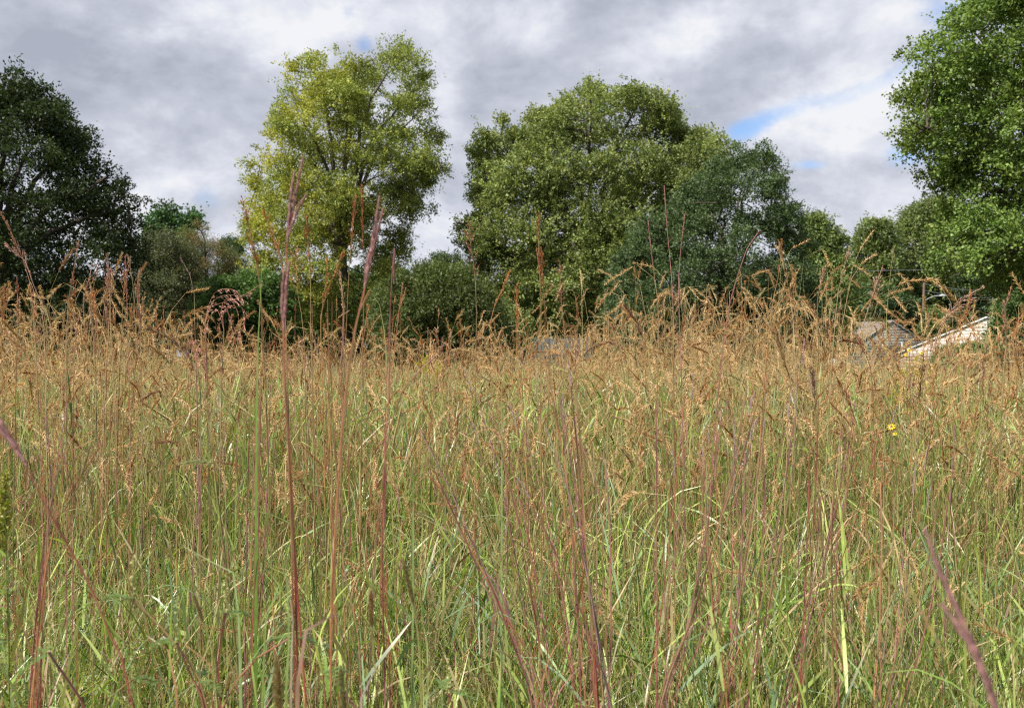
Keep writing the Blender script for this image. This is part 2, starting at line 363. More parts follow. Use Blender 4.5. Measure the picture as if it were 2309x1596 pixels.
def sunlit_left(c, p):       # sunlight on this tree's left side, put into the leaf colour as yellow
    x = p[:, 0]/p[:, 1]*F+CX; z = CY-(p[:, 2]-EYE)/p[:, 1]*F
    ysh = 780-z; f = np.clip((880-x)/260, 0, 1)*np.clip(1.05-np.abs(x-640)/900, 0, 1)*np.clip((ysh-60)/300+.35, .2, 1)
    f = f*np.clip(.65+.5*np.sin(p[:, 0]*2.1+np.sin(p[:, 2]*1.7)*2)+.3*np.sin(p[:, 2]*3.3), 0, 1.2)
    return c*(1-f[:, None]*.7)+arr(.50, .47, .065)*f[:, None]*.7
T3 = [(575, 760), (548, 600), (548, 520), (552, 440), (540, 400), (578, 362), (590, 320), (600, 290), (598, 252), (640, 226), (655, 180), (668, 138), (700, 112), (728, 130), (745, 165), (748, 122), (790, 118), (830, 130), (860, 118), (905, 100),
      (937, 120), (970, 148), (975, 190), (985, 245), (975, 280), (1000, 308), (1022, 325), (1000, 360), (1012, 405), (985, 412), (950, 440), (986, 462), (975, 522), (945, 505), (925, 520), (932, 590), (890, 640), (890, 760)]
tree('elder_tree', 'tall yellow green tree, its left side coloured sunlit yellow, alone against the clouds', 'tree', T3, 45, (775, 800), (770, 560), 330, (.42, .85), 36, 13, (.122, .05), .42,
     (arr(.135, .155, .040), arr(.18, .195, .050), arr(.092, .115, .032)), [3, 2, 2], trunk=.27, colfn=sunlit_left, gapn=.30, limbs=14, depth=3.9, gain=2.0)
tree('sumac_thicket', 'low rounded mound of fine leaved sumac between the two biggest trees', 'bush',
     [(842, 820), (846, 660), (880, 624), (935, 602), (1010, 596), (1062, 610), (1105, 650), (1140, 715), (1190, 760), (1195, 820)], 27, (990, 810), (990, 760), 230, (.28, .5), 34, 12, (.10, .028), .26,
     (arr(.095, .120, .034), arr(.07, .095, .028)), trunk=.06, up=.2, depth=1.6, gain=1.25)
tree('distant_tree', 'small dark tree whose top peeks over the rounded thicket', 'tree',
     [(930, 800), (945, 600), (955, 586), (985, 570), (1020, 567), (1062, 590), (1085, 640), (1085, 800)], 58, (1010, 800), (1010, 680), 70, (.5, 1.), 30, 10, (.15, .06), .5,
     (arr(.05, .075, .03), arr(.06, .085, .03)), trunk=.15)
T5 = [(1110, 800), (1085, 640), (1050, 572), (990, 546), (1010, 520), (1035, 480), (1060, 505), (1075, 470), (1040, 430), (1062, 400), (1040, 385), (1065, 340), (1070, 310), (1108, 285), (1130, 264), (1155, 300), (1200, 256), (1243, 240),
      (1248, 200), (1290, 218), (1330, 195), (1355, 218), (1400, 188), (1440, 184), (1480, 205), (1510, 236), (1530, 265), (1570, 290), (1620, 300), (1625, 340), (1660, 380), (1620, 500), (1480, 640), (1440, 800)]
tree('maple_tree', 'broad domed green maple, widest tree, in the centre right', 'tree', T5, 46, (1330, 800), (1330, 640), 430, (.5, .95), 46, 13, (.108, .066), .42,
     (arr(.110, .130, .042), arr(.145, .165, .055), arr(.078, .100, .034)), [3, 2, 2], trunk=.34, limbs=14, gapn=.10, depth=5.0, gain=2.15)
T6 = [(1400, 820), (1355, 720), (1370, 610), (1398, 545), (1430, 505), (1500, 480), (1530, 425), (1580, 382), (1612, 342), (1650, 316), (1682, 336), (1727, 320), (1738, 362), (1775, 402), (1760, 452), (1800, 470), (1802, 520), (1832, 560), (1832, 650), (1850, 820)]
tree('elm_tree', 'dark bluish green small leaved tree growing against the right side of the maple', 'tree', T6, 38, (1640, 800), (1640, 660), 380, (.36, .7), 32, 12, (.085, .05), .34,
     (arr(.055, .085, .034), arr(.075, .105, .045), arr(.040, .062, .026)), [3, 2, 2], trunk=.2, limbs=12, gapn=.15, gain=1.75, depth=3.4)
tree('walnut_tree', 'pale yellow green feathery tree just right of the bluish elm', 'tree',
     [(1795, 800), (1800, 480), (1845, 474), (1885, 506), (1917, 546), (1902, 582), (1928, 650), (1925, 800)], 62, (1850, 800), (1850, 640), 120, (.6, 1.1), 30, 10, (.2, .08), .6,
     (arr(.10, .14, .04), arr(.13, .165, .045)), trunk=.22, droop=.5, gapn=.18)
tree('background_tree', 'mid green tree behind the grey house roof, left one of the two', 'tree',
     [(1900, 800), (1925, 560), (1945, 505), (1975, 484), (2005, 500), (2020, 560), (2040, 800)], 128, (1975, 800), (1975, 620), 100, (1.2, 2.2), 30, 10, (.36, .2), 1.2,
     (arr(.12, .15, .05), arr(.10, .125, .045)), trunk=.4, gapn=.1, gain=1.7)
tree('background_tree', 'bigger mid green tree behind the grey house and the utility pole', 'tree',
     [(2010, 800), (2015, 520), (2040, 465), (2075, 445), (2110, 434), (2150, 460), (2185, 540), (2190, 800)], 134, (2100, 800), (2100, 620), 160, (1.3, 2.4), 30, 10, (.38, .2), 1.2,
     (arr(.10, .13, .045), arr(.125, .15, .055)), trunk=.4, gain=1.6)
tree('background_tree', 'dark tree behind the white gable at the far right', 'tree',
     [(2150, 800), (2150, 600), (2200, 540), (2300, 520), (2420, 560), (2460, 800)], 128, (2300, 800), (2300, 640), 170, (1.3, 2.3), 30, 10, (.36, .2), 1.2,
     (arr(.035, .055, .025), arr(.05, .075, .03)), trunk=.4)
T9 = [(2430, -190), (2230, -70), (2192, 8), (2150, 45), (2120, 40), (2085, 62), (2110, 95), (2050, 98), (2018, 95), (2050, 140), (2035, 185), (2075, 225), (2150, 262), (2070, 262), (1998, 300), (2012, 328), (2058, 345), (2055, 385), (2100, 400), (2138, 452), (2118, 505), (2140, 560),
      (2105, 605), (2128, 645), (2200, 640), (2260, 670), (2420, 690), (2520, 500), (2560, 100)]
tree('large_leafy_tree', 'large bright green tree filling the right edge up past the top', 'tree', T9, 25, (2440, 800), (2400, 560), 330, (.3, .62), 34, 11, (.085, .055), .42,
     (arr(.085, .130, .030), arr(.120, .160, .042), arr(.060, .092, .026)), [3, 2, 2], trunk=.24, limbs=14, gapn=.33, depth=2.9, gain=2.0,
     colfn=lambda c, p: c*(1-.5*np.clip((2130-(p[:, 0]/p[:, 1]*F+CX))/130, 0, 1)[:, None])+arr(.19, .22, .045)*.5*np.clip((2130-(p[:, 0]/p[:, 1]*F+CX))/130, 0, 1)[:, None])  # sunlit left edge painted into the leaves as paler yellow green
tree('garden_shrub', 'green shrub growing at the right corner of the white gabled house', 'bush',
     [(2232, 830), (2236, 770), (2240, 710), (2262, 650), (2310, 640), (2370, 660), (2380, 830)], 60, (2300, 815), (2300, 760), 90, (.4, .7), 30, 10, (.13, .09), .4, (arr(.08, .13, .035), arr(.05, .09, .025)), trunk=.08)
tree('garden_shrub', 'light green shrub filling the gap between the two houses', 'bush',
     [(2050, 830), (2060, 740), (2085, 700), (2110, 690), (2125, 730), (2130, 830)], 112, (2088, 815), (2088, 770), 60, (.6, 1.), 30, 10, (.22, .14), .6, (arr(.10, .15, .045), arr(.08, .12, .035)), trunk=.08)
tree('garden_shrub', 'low shrub in front of the white gable, half hidden by the meadow', 'bush',
     [(2085, 850), (2095, 800), (2130, 785), (2180, 778), (2230, 770), (2260, 780), (2280, 850)], 55, (2180, 825), (2180, 800), 80, (.3, .5), 30, 10, (.11, .08), .3, (arr(.08, .13, .035), arr(.11, .15, .06)), trunk=.06)

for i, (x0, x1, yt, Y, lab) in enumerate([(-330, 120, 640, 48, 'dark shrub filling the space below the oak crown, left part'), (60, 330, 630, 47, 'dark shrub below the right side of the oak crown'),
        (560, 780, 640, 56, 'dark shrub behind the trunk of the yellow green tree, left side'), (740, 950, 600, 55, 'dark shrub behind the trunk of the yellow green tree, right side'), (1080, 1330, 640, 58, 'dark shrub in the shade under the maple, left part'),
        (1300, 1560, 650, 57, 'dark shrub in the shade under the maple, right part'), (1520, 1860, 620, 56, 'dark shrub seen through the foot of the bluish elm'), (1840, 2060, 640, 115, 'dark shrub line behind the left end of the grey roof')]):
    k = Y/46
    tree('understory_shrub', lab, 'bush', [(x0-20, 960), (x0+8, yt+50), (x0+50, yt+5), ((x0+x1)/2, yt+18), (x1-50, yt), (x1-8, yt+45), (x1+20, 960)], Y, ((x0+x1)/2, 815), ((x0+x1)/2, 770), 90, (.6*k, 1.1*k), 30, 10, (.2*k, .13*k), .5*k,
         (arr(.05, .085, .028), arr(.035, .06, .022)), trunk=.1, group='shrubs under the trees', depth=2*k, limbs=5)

# ================================================================== houses, fence, pole
def gable_house(name, label, apex, Y, half, length, eave_drop, rot, wall_c, roof_c, board, trim_c):
    """ridge runs away from the camera, rot turns it (positive = ridge end swings left)"""
    a = P(apex[0], apex[1], Y); org = arr(a[0], a[1], 0); H = a[2]; E = H-eave_drop
    t = tag(empty(name, org), label, 'house'); t.rotation_euler[2] = rot
    z0 = 0.0; m = MB(); k = 0
    z = z0
    while z < H-.02:                                  # lap siding on the gable, each board a wedge standing a little proud
        z1 = min(z+board, H-.01)
        w0 = half if z < E else half*(H-z)/(H-E); w1 = half if z1 < E else half*(H-z1)/(H-E)
        m.add([[-w0, -.03, z], [w0, -.03, z], [w1, -.005, z1], [-w1, -.005, z1], [-w0, .05, z], [w0, .05, z], [w1, .05, z1], [-w1, .05, z1]],
              [[0, 1, 2, 3], [5, 4, 7, 6], [4, 5, 1, 0], [1, 5, 6, 2], [4, 0, 3, 7]], wall_c*U(.96, 1.04)); z = z1
    z = z0
    while z < E-.02:
        z1 = min(z+board, E-.01)
        for s in (-1, 1):
            x0, x1, xi = s*(half+.03), s*(half+.005), s*(half-.05)
            m.add([[x0, .06, z], [x0, length, z], [x1, length, z1], [x1, .06, z1], [xi, .06, z], [xi, length, z]], [[0, 1, 2, 3], [4, 5, 1, 0]], wall_c*U(.96, 1.04))
        z = z1
    m.add([[-half, length, 0], [half, length, 0], [half, length, E], [-half, length, E]], [[0, 1, 2, 3]], wall_c)
    m.build('wall', M_paint, t)
    r = MB(); ov = .35; sl = (H-E)/half; th = .14; nrow = 14
    of = .13
    for s in (-1, 1):
        for i in range(nrow):
            x0 = (half+ov)*i/nrow; x1 = (half+ov)*(i+1)/nrow; za, zb = H+.12-sl*x0, H+.12-sl*x1; y0, y1 = -of, length+ov
            r.add([[s*x0, y0, za], [s*x1, y0, zb+.02], [s*x1, y1, zb+.02], [s*x0, y1, za], [s*x0, y0, za-th], [s*x1, y0, zb-th], [s*x1, y1, zb-th], [s*x0, y1, za-th]],
                  [[0, 1, 2, 3], [4, 7, 6, 5], [0, 4, 5, 1], [3, 2, 6, 7], [1, 5, 6, 2]], roof_c*U(.88, 1.12))
    rf = r.build('roof', M_roof, t)
    tr = MB()
    for s in (-1, 1):
        x1 = half+ov; zb = H+.12-sl*x1
        tr.add([[0, -of-.04, H+.10], [s*x1, -of-.04, zb], [s*x1, -of-.04, zb-.12], [0, -of-.04, H-.04], [0, -of-.004, H+.10], [s*x1, -of-.004, zb], [s*x1, -of-.004, zb-.12], [0, -of-.004, H-.04]],
               [[0, 1, 2, 3], [7, 6, 5, 4], [0, 4, 5, 1], [2, 6, 7, 3], [1, 5, 6, 2]], trim_c)
    tr.build('fascia', M_paint, rf)
    return t, H, E
g, H, E = gable_house('ranch_house', 'low house with grey siding and brown shingle roof behind the meadow', (2011, 724), 100, 3.75, 13.0, 2.35, R(6), arr(.27, .27, .255), arr(.21, .17, .145), .27, arr(.30, .29, .27))
m = MB(); m.tubes(np.array([[[.95, -.25, 0], [.95, -.25, 1.2], [.95, -.25, 2.45], [.95, -.25, 2.62]]]), [[.1, .1, .1, .13]], arr(.75, .75, .73), 10); m.build('vent_pipe', M_metal, g)
for dx in (-1.05, -.65):
    m = MB(); m.tubes(np.array([[[dx, -.08, H-2.35], [dx, -.25, H-2.40], [dx, -.42, H-2.50]]]), [[.05, .07, .12]], arr(.8, .8, .78), 8); m.build('floodlight', M_metal, g)
m = MB(); m.box((1.55, -.07, .0), (2.6, -.035, 1.9), arr(.30, .31, .33)); dr = m.build('door', M_paint, g); m = MB(); m.box((1.75, -.085, 1.1), (2.4, -.073, 1.75), arr(.03, .035, .04)); m.build('pane', M_glass, dr)
m = MB(); q = (-5.9, .6, 0)
m.box((-5.7, 1.2, 0), (-3.79, 3.6, 1.28), arr(.66, .62, .50)); m.box((-5.78, 1.1, 1.72), (-3.79, 3.7, 1.84), arr(.60, .57, .47))
an = m.build('annex', M_paint, g)
m = MB(); m.box((-5.66, 1.22, 1.285), (-3.8, 3.58, 1.715), arr(.05, .06, .06)); m.build('window', M_glass, an)
g, H, E = gable_house('gabled_house', 'house with pinkish white siding and white gable trim at the far right', (2226, 716), 85, 6.9, 9, 3.0, R(-27), arr(.66, .55, .50), arr(.22, .19, .17), .28, arr(.66, .66, .64))
for x in (-1.6, 1.9):
    m = MB(); m.box((x-.45, -.07, .9), (x+.45, -.037, 2.0), arr(.8, .8, .78)); wf = m.build('window', M_paint, g); m = MB(); m.box((x-.38, -.085, .97), (x+.38, -.073, 1.93), arr(.04, .05, .06)); m.build('pane', M_glass, wf)

a = P(1160, 762, 38); b = P(1330, 762, 38); org = (a+b)/2; org[2] = 0
t = tag(empty('grey_fence', org), 'dull grey board fence glimpsed through the grass below the maple', 'fence'); hh = (EYE+(CY-762)/F*38)
m = MB(); x = a[0]
while x < b[0]:
    m.box((x, 37.98, .05), (x+.145, 38.0+U(0, .006), hh+U(-.01, .01)), arr(.055, .064, .066)*U(.9, 1.1)); x += .15
m.build('board_panel', M_wood, t, org)
for x in np.linspace(a[0]+.05, b[0]-.05, 3):
    m = MB(); m.box((x-.05, 38.02, 0), (x+.05, 38.12, hh+.06), arr(.11, .12, .12)); m.build('post', M_wood, t, org)

pb = P(2078, 800, 120); pb[2] = 0; top = P(2084, 637, 120)
t = tag(empty('utility_pole', pb), 'brown wooden utility pole carrying a street lamp above the houses', 'utility pole')
m = MB(); m.tubes(np.array([[pb, pb*.5+top*.5, top]]), [[.2, .17, .14]], jit(arr(.17, .125, .09), 3)[None], 10); m.build('pole', M_wood, t, pb)
m = MB(); s0 = P(2086, 677, 119.9); pts = smooth_path([s0, P(2105, 668, 119.9), P(2118, 667, 119.8)], 8); m.tubes(pts[None], .05, arr(.42, .44, .46), 6)
arm = m.build('lamp_arm', M_metal, t, pb)
m = MB(); e = pts[-1]; m.tubes(np.array([[e, e+arr(.3, 0, .05), e+arr(.65, 0, 0), e+arr(.8, 0, -.04)]]), [[.06, .16, .15, .04]], arr(.5, .52, .54), 8); m.build('lamp_head', M_metal, arm, pb)
m = MB(); q = P(2080, 714, 119.8); m.box(q-arr(.9, .06, .07), q+arr(1.2, .06, .07), arr(.16, .12, .09)); ca = m.build('cross_arm', M_wood, t, pb)
for dx in (-.7, -.3, .5, 1.0):
    m = MB(); p = q+arr(dx, 0, .07); m.tubes(np.array([[p, p+arr(0, 0, .09), p+arr(0, 0, .18)]]), [[.05, .09, .04]], arr(.55, .56, .58), 8); m.build('insulator', M_metal, ca, pb)
wires = [(((1900, 614), (2000, 610), (2120, 608), (2330, 600)), 'upper wire crossing the background trees left of the utility pole'),
         (((2084, 640), (2130, 648), (2210, 655), (2400, 652)), 'wire leaving the utility pole top towards the large right tree'),
         (((2084, 655), (2160, 668), (2260, 672), (2400, 668)), 'wire leaving the utility pole just above its street lamp arm'),
         (((2084, 710), (2160, 716), (2260, 716), (2400, 708)), 'thin wire running right from the utility pole crossarm'),
         (((2084, 716), (2140, 722), (2210, 728), (2400, 734)), 'thick dark cable sagging from the pole toward the white gable'),
         (((1900, 722), (1980, 722), (2040, 716), (2080, 712)), 'wire running left from the utility pole crossarm over the grey roof')]
for i, (pp, lab) in enumerate(wires):
    q = np.array([P(x, y, 119.8) for x, y in pp]); m = MB(); m.tubes(smooth_path(q, 24)[None], .045 if i == 4 else .02, arr(.05, .05, .055) if i == 4 else arr(.25, .26, .28), 4)
    tag(m.build('power_line', M_metal, None, q[0]), lab, 'wire', 'overhead wires')

# ================================================================== the meadow
def wedge(n, r0, r1, p=1.0, half=34.0, x0=0.0):
    u = U(0, 1, n); r = (r0**(p+1)+u*(r1**(p+1)-r0**(p+1)))**(1/(p+1)); a = R(half)*U(-1, 1, n)
    return np.stack([np.sin(a)*r, np.cos(a)*r, np.zeros(n)], 1), r, a
def bendpath(base, az, Ln, th):
    """th (n,k) angle from vertical along the stem"""
    n, k = th.shape; ds = (Ln/(k-1))[:, None]
    h = np.concatenate([np.zeros((n, 1)), np.cumsum(np.sin((th[:, 1:]+th[:, :-1])/2)*ds, 1)], 1)
    v = np.concatenate([np.zeros((n, 1)), np.cumsum(np.cos((th[:, 1:]+th[:, :-1])/2)*ds, 1)], 1)
    return np.stack([base[:, :1]+np.cos(az)[:, None]*h, base[:, 1:2]+np.sin(az)[:, None]*h, base[:, 2:3]+v], -1)
def patchy(p, s=1.0, ph=0.0):
    x, y = p[:, 0]*s, p[:, 1]*s
    return .5+.25*np.sin(x*1.9+1.3*np.sin(y*1.1+ph))+.25*np.sin(y*2.3+1.7*np.sin(x*1.4+ph*2))
def blades(mb, n, r0, r1, hgt, wid, k, pw, cols, wts, bend=(.3, 1.6), lean=.25, tipmix=.25, half=34, tuft=0, rad=.06, z0=None):
    b, r, a = wedge(n, r0, r1, pw, half); az = U(0, 2*np.pi, n); Ln = U(hgt[0], hgt[1], n)*(.75+.5*patchy(b, .8))
    ci = pick(cols, wts, n)
    if tuft:
        j = rng.integers(0, n//tuft, n); b = b[j]+np.stack([np.cos(az), np.sin(az), 0*az], 1)*(np.abs(rng.normal(size=n))*rad*(.6+b[j][:, 1]*.12))[:, None]; Ln = Ln*U(.7, 1.25, n)[j]; a = a[j]; same = U(0, 1, n) < .7; ci = np.where(same[:, None], ci[j], ci)
    if z0: b = b+arr(0, 0, 1)*U(z0[0], z0[1], n)[:, None]
    t = np.linspace(0, 1, k)[None]; th = (U(0, lean, n)[:, None])+(U(bend[0], bend[1], n)*U(0, 1, n)**1.5)[:, None]*t**2.2
    pts = bendpath(b-arr(0, 0, .03), az, Ln, th)
    side = np.stack([-np.sin(az), np.cos(az), 0*az], -1); tan = nrm(np.gradient(pts, axis=1)); nor = np.cross(tan, side[:, None])
    tw = U(-1.2, 1.2, n)[:, None]+U(-1.0, 1.0, n)[:, None]*t; sd = side[:, None]*np.cos(tw)[..., None]+nor*np.sin(tw)[..., None]
    w = (U(wid[0], wid[1], n)[:, None])*np.clip(1.08-t**2.5, .06, 1)*np.clip(.45+t*2.5, 0, 1)
    c = jit(ci, n, .22, .07)[:, None]*np.ones((1, k, 1)); brown = (U(0, 1, n) < tipmix)[:, None, None]
    c = np.where(brown & (t[..., None] > .6), c*.35+STRAW*.65, c)
    mb.ribbons(pts, sd, w, c)
GC = [GREEN, LIME, DGREEN, BLUEG, STRAW, arr(.30, .29, .12), arr(.22, .12, .07)]
m = MB()
blades(m, 56000, 1.6, 5.2, (.22, .5), (.0045, .013), 6, 0.8, GC, [5, 7, 3, 3, 1.6, 2, .4], bend=(.4, 2.2), lean=.5)
blades(m, 48000, 1.9, 6.5, (.30, .66), (.005, .012), 6, 0.9, GC, [5, 8, 3, 3, 1.2, 1.5, .3], bend=(.3, 2.0), lean=.6, tuft=70)
blades(m, 5500, 1.9, 5.5, (.38, .68), (.008, .016), 7, 0.9, GC, [5, 7, 2, 4, 1, 2, .2], bend=(.5, 2.4), lean=.4)
blades(m, 70000, 5.0, 12.5, (.3, .75), (.007, .018), 5, 0.8, GC, [5, 6, 3, 2, 3, 3, .8], bend=(.4, 2.4), lean=.5)
blades(m, 44000, 5.0, 12.0, (.55, 1.05), (.008, .018), 5, 0.9, GC, [5, 8, 2, 2, 4, 3, .5], bend=(.3, 1.8), lean=.4, tuft=40)
blades(m, 5000, 2.0, 6.0, (.12, .32), (.004, .009), 5, 0.9, GC, [5, 7, 2, 3, 3, 2, .8], bend=(.6, 2.4), lean=1.1, z0=(.25, .75))
blades(m, 16000, 5.5, 13, (.2, .42), (.006, .013), 4, 0.8, GC, [5, 6, 2, 2, 5, 3, 1], bend=(.6, 2.4), lean=1.1, z0=(.45, 1.05))
blades(m, 5200, 1.9, 8.0, (.3, .9), (.002, .005), 5, 0.8, [STRAW, TAN2, arr(.36, .2, .12)], [4, 3, 1], bend=(.1, .8), lean=1.5)
blades(m, 60000, 12.5, 34, (.5, .95), (.012, .028), 3, 0.6, GC, [4, 3, 4, 1, 4, 4, 1.5])
tag(m.build('meadow_grass', M_blade), 'green leafy grass blades covering the whole meadow', 'grass', kind='stuff')
# undergrowth of small broad leaves at the foot of the grass
m = MB(); n = 30000; b, r, a = wedge(n, 1.2, 12, .6); b[:, 2] = U(.02, .42, n)*(.5+patchy(b, 1.4))
d = nrm(unit(n)+arr(0, 0, .25)); m.diamonds(b, d, unit(n), U(.015, .05, n)*(.7+r/8), U(.006, .018, n)*(.7+r/8), jit(pick([GREEN, LIME, DGREEN, arr(.35, .26, .12)], [4, 4, 3, 1], n), n))
tag(m.build('herb_leaves', M_blade), 'small green leaves of low herbs growing under the grass', 'undergrowth', kind='stuff')

# fine upright stems
def stems(mb, n, r0, r1, hgt, rad, k, pw, cols, wts, lean=.2, bend=.25, tube=True, azb=None, half=34):
    b, r, a = wedge(n, r0, r1, pw, half); Ln = U(hgt[0], hgt[1], n); az = U(0, 2*np.pi, n)
    t = np.linspace(0, 1, k)[None]; th = U(0, lean, n)[:, None]+U(0, bend, n)[:, None]*t**2
    pts = bendpath(b, az, Ln, th); c0 = jit(pick(cols, wts, n), n, .2); c1 = jit(pick(cols, wts, n), n, .2)
    far_ = np.clip((r-3.5)/4, 0, 1)[:, None, None]; c = c0[:, None]*(1-t[..., None])+c1[:, None]*t[..., None]; c = c*(1-far_*t[..., None]*.7)+TAN*(far_*t[..., None]*.7); rr = (U(rad[0], rad[1], n)[:, None])*(1.15-.75*t)
    if tube: mb.tubes(pts, rr, c, 3)
    else:
        s = np.stack([np.cos(a), -np.sin(a), 0*a], -1)[:, None]*np.ones((1, k, 1)); mb.ribbons(pts, s, rr*2, c)
    return pts, c
m = MB(); SCOL = [arr(.30, .36, .12), arr(.40, .33, .16), arr(.26, .13, .07), RED, STRAW, PURP]
stems(m, 900, 2.0, 5.5, (.45, .95), (.0008, .0017), 5, .9, SCOL, [7, 4, 2, 1.5, 4, 1], lean=.35, bend=.5)
stems(m, 5500, 5.5, 13, (.55, 1.15), (.0014, .0026), 5, .8, SCOL, [7, 4, 2, 1.5, 4, 1], lean=.35, bend=.5)
stems(m, 1300, 2.6, 11, (.7, 1.35), (.0012, .0022), 6, .8, [arr(.20, .07, .04), arr(.30, .12, .06), PURP], [2, 2, 1], lean=.22, bend=.3)
stems(m, 9000, 13, 34, (.8, 1.25), (.004, .007), 3, .6, SCOL, [3, 4, 4, 2, 3, 1], tube=False)
tag(m.build('grass_stalks', M_stem), 'thin straw, green and reddish stalks standing among the grass', 'grass', kind='stuff')

# nodding wild rye
def rye(mb, ms, base, Ln, az, bendv, lean, hl, nsp, awn, size, tone, stemr, K=16):
    """mb collects ears, ms collects stems"""
    n = len(base); t = np.linspace(0, 1, K)[None]; p0 = (1-(hl/Ln)*1.9)[:, None]
    q = np.clip((t-p0)/(1-p0)*1.7, 0, 1); th = lean[:, None]+bendv[:, None]*(q*q*(3-2*q))
    pts = bendpath(base, az, Ln, th); tan = nrm(np.gradient(pts, axis=1))
    ks = np.r_[0, 4, 7, 9, 10, 11, 12, 13, 14, 15] if K == 16 else np.arange(K)
    sc = jit(pick([arr(.30, .34, .11), TAN*.8, arr(.27, .14, .07)], [6, 2, 1], n), n)
    tk = t[:, ks][..., None]**1.5*.75; ms.tubes(pts[:, ks], stemr*(1.1-.6*t[:, ks]), sc[:, None]*(1-tk)+(tone*.9)[:, None]*tk, 3)
    hs = 1-hl/Ln; u = U(0, 1, (n, nsp)); s = (hs[:, None]+(1-hs[:, None])*u)*(K-1)
    i = np.clip(np.floor(s).astype(int), 0, K-2); f = (s-i)[..., None]; ar = np.arange(n)[:, None]
    pos = pts[ar, i]*(1-f)+pts[ar, i+1]*f; tg = nrm(tan[ar, i]*(1-f)+tan[ar, i+1]*f)
    pos, tg = pos.reshape(-1, 3), tg.reshape(-1, 3); uu = u.reshape(-1); m_ = len(pos)
    o = unit(m_); o = nrm(o-tg*np.sum(o*tg, 1, keepdims=True))
    fat = np.clip(.55+1.2*uu, 0, 1)*np.clip(1.25-uu*.75, 0, 1)
    ca = jit(np.repeat(tone, nsp, 0), m_, .2)
    d = nrm(tg*1.0+o*U(.25, .6, (m_, 1))); sd = np.cross(d, o)+.5*unit(m_)
    mb.diamonds(pos, d, sd, size*U(.8, 1.2, m_)*fat, size*.26*np.ones(m_)*(.7+.5*fat), ca, .4)
    if awn > 0:
        d2 = nrm(tg+o*U(.5, 1.3, (m_, 1))-arr(0, 0, .12)); mb.diamonds(pos+d*size*.4, d2, np.cross(d2, unit(m_)), awn*U(.6, 1.3, m_)*fat, size*.085, ca*1.15, .15)
    return pts
def hboost(a):   # the stand is taller to the right of the middle
    px = CX+np.tan(a)*F
    return 1+.20*np.exp(-((px-1720)/420)**2)+.13*np.exp(-((px-120)/330)**2)+.05*np.exp(-((px-760)/200)**2)-.05*np.exp(-((px-1130)/110)**2)+.05*np.exp(-((px-2250)/100)**2)-.19*np.exp(-((px-2040)/125)**2)
TONES = [TAN, TAN2, arr(.38, .22, .09), arr(.36, .33, .16)]
me_, ms_ = MB(), MB()
def ryefield(n, r0, r1, pw, h, nsp, awn, size, stemr, hl=(.09, .14), K=16, w=(5, 4, 3, .6)):
    b, r, a = wedge(n, r0, r1, pw); pt = patchy(b, .55, 1.0); keep = U(0, 1, n) < .25+1.0*pt; b, r, a = b[keep], r[keep], a[keep]; n = len(b)
    Ln = U(h[0], h[1], n)*hboost(a)*(.84+.30*patchy(b, .5, 2.))
    az = np.where(U(0, 1, n) < .5, 0, np.pi)+rng.normal(size=n)*.75
    rye(me_, ms_, b, Ln, az, np.where(U(0, 1, n) < .72, U(2.1, 3.0, n), U(.2, 1.4, n)), U(0, .34, n), U(hl[0], hl[1], n), nsp, awn, size, pick(TONES, w, n), stemr, K)
ryefield(230, 2.5, 4.6, 1.2, (.7, 1.05), 120, .020, .012, .0011)
ryefield(1250, 4.3, 7.2, 1.2, (.9, 1.30), 120, .026, .018, .0013, (.10, .16))
ryefield(900, 4.2, 7.5, 1.0, (1.25, 1.72), 120, .026, .018, .0013, (.11, .17))
ryefield(3600, 6.8, 12.5, .8, (1.0, 1.42), 60, .034, .023, .0017, (.12, .19))
ryefield(2700, 7, 12.5, 1.0, (1.35, 1.88), 60, .034, .022, .0017, (.12, .19))
ryefield(6500, 12.5, 26, .5, (1.05, 1.5), 24, .045, .030, .0035, (.15, .22), 10)
tag(me_.build('rye_ears', M_seed), 'mass of tan bristly nodding wild rye ears over the meadow', 'grass', kind='stuff')
tag(ms_.build('rye_stalks', M_stem), 'thin stalks below the tan nodding rye ears', 'grass', kind='stuff')

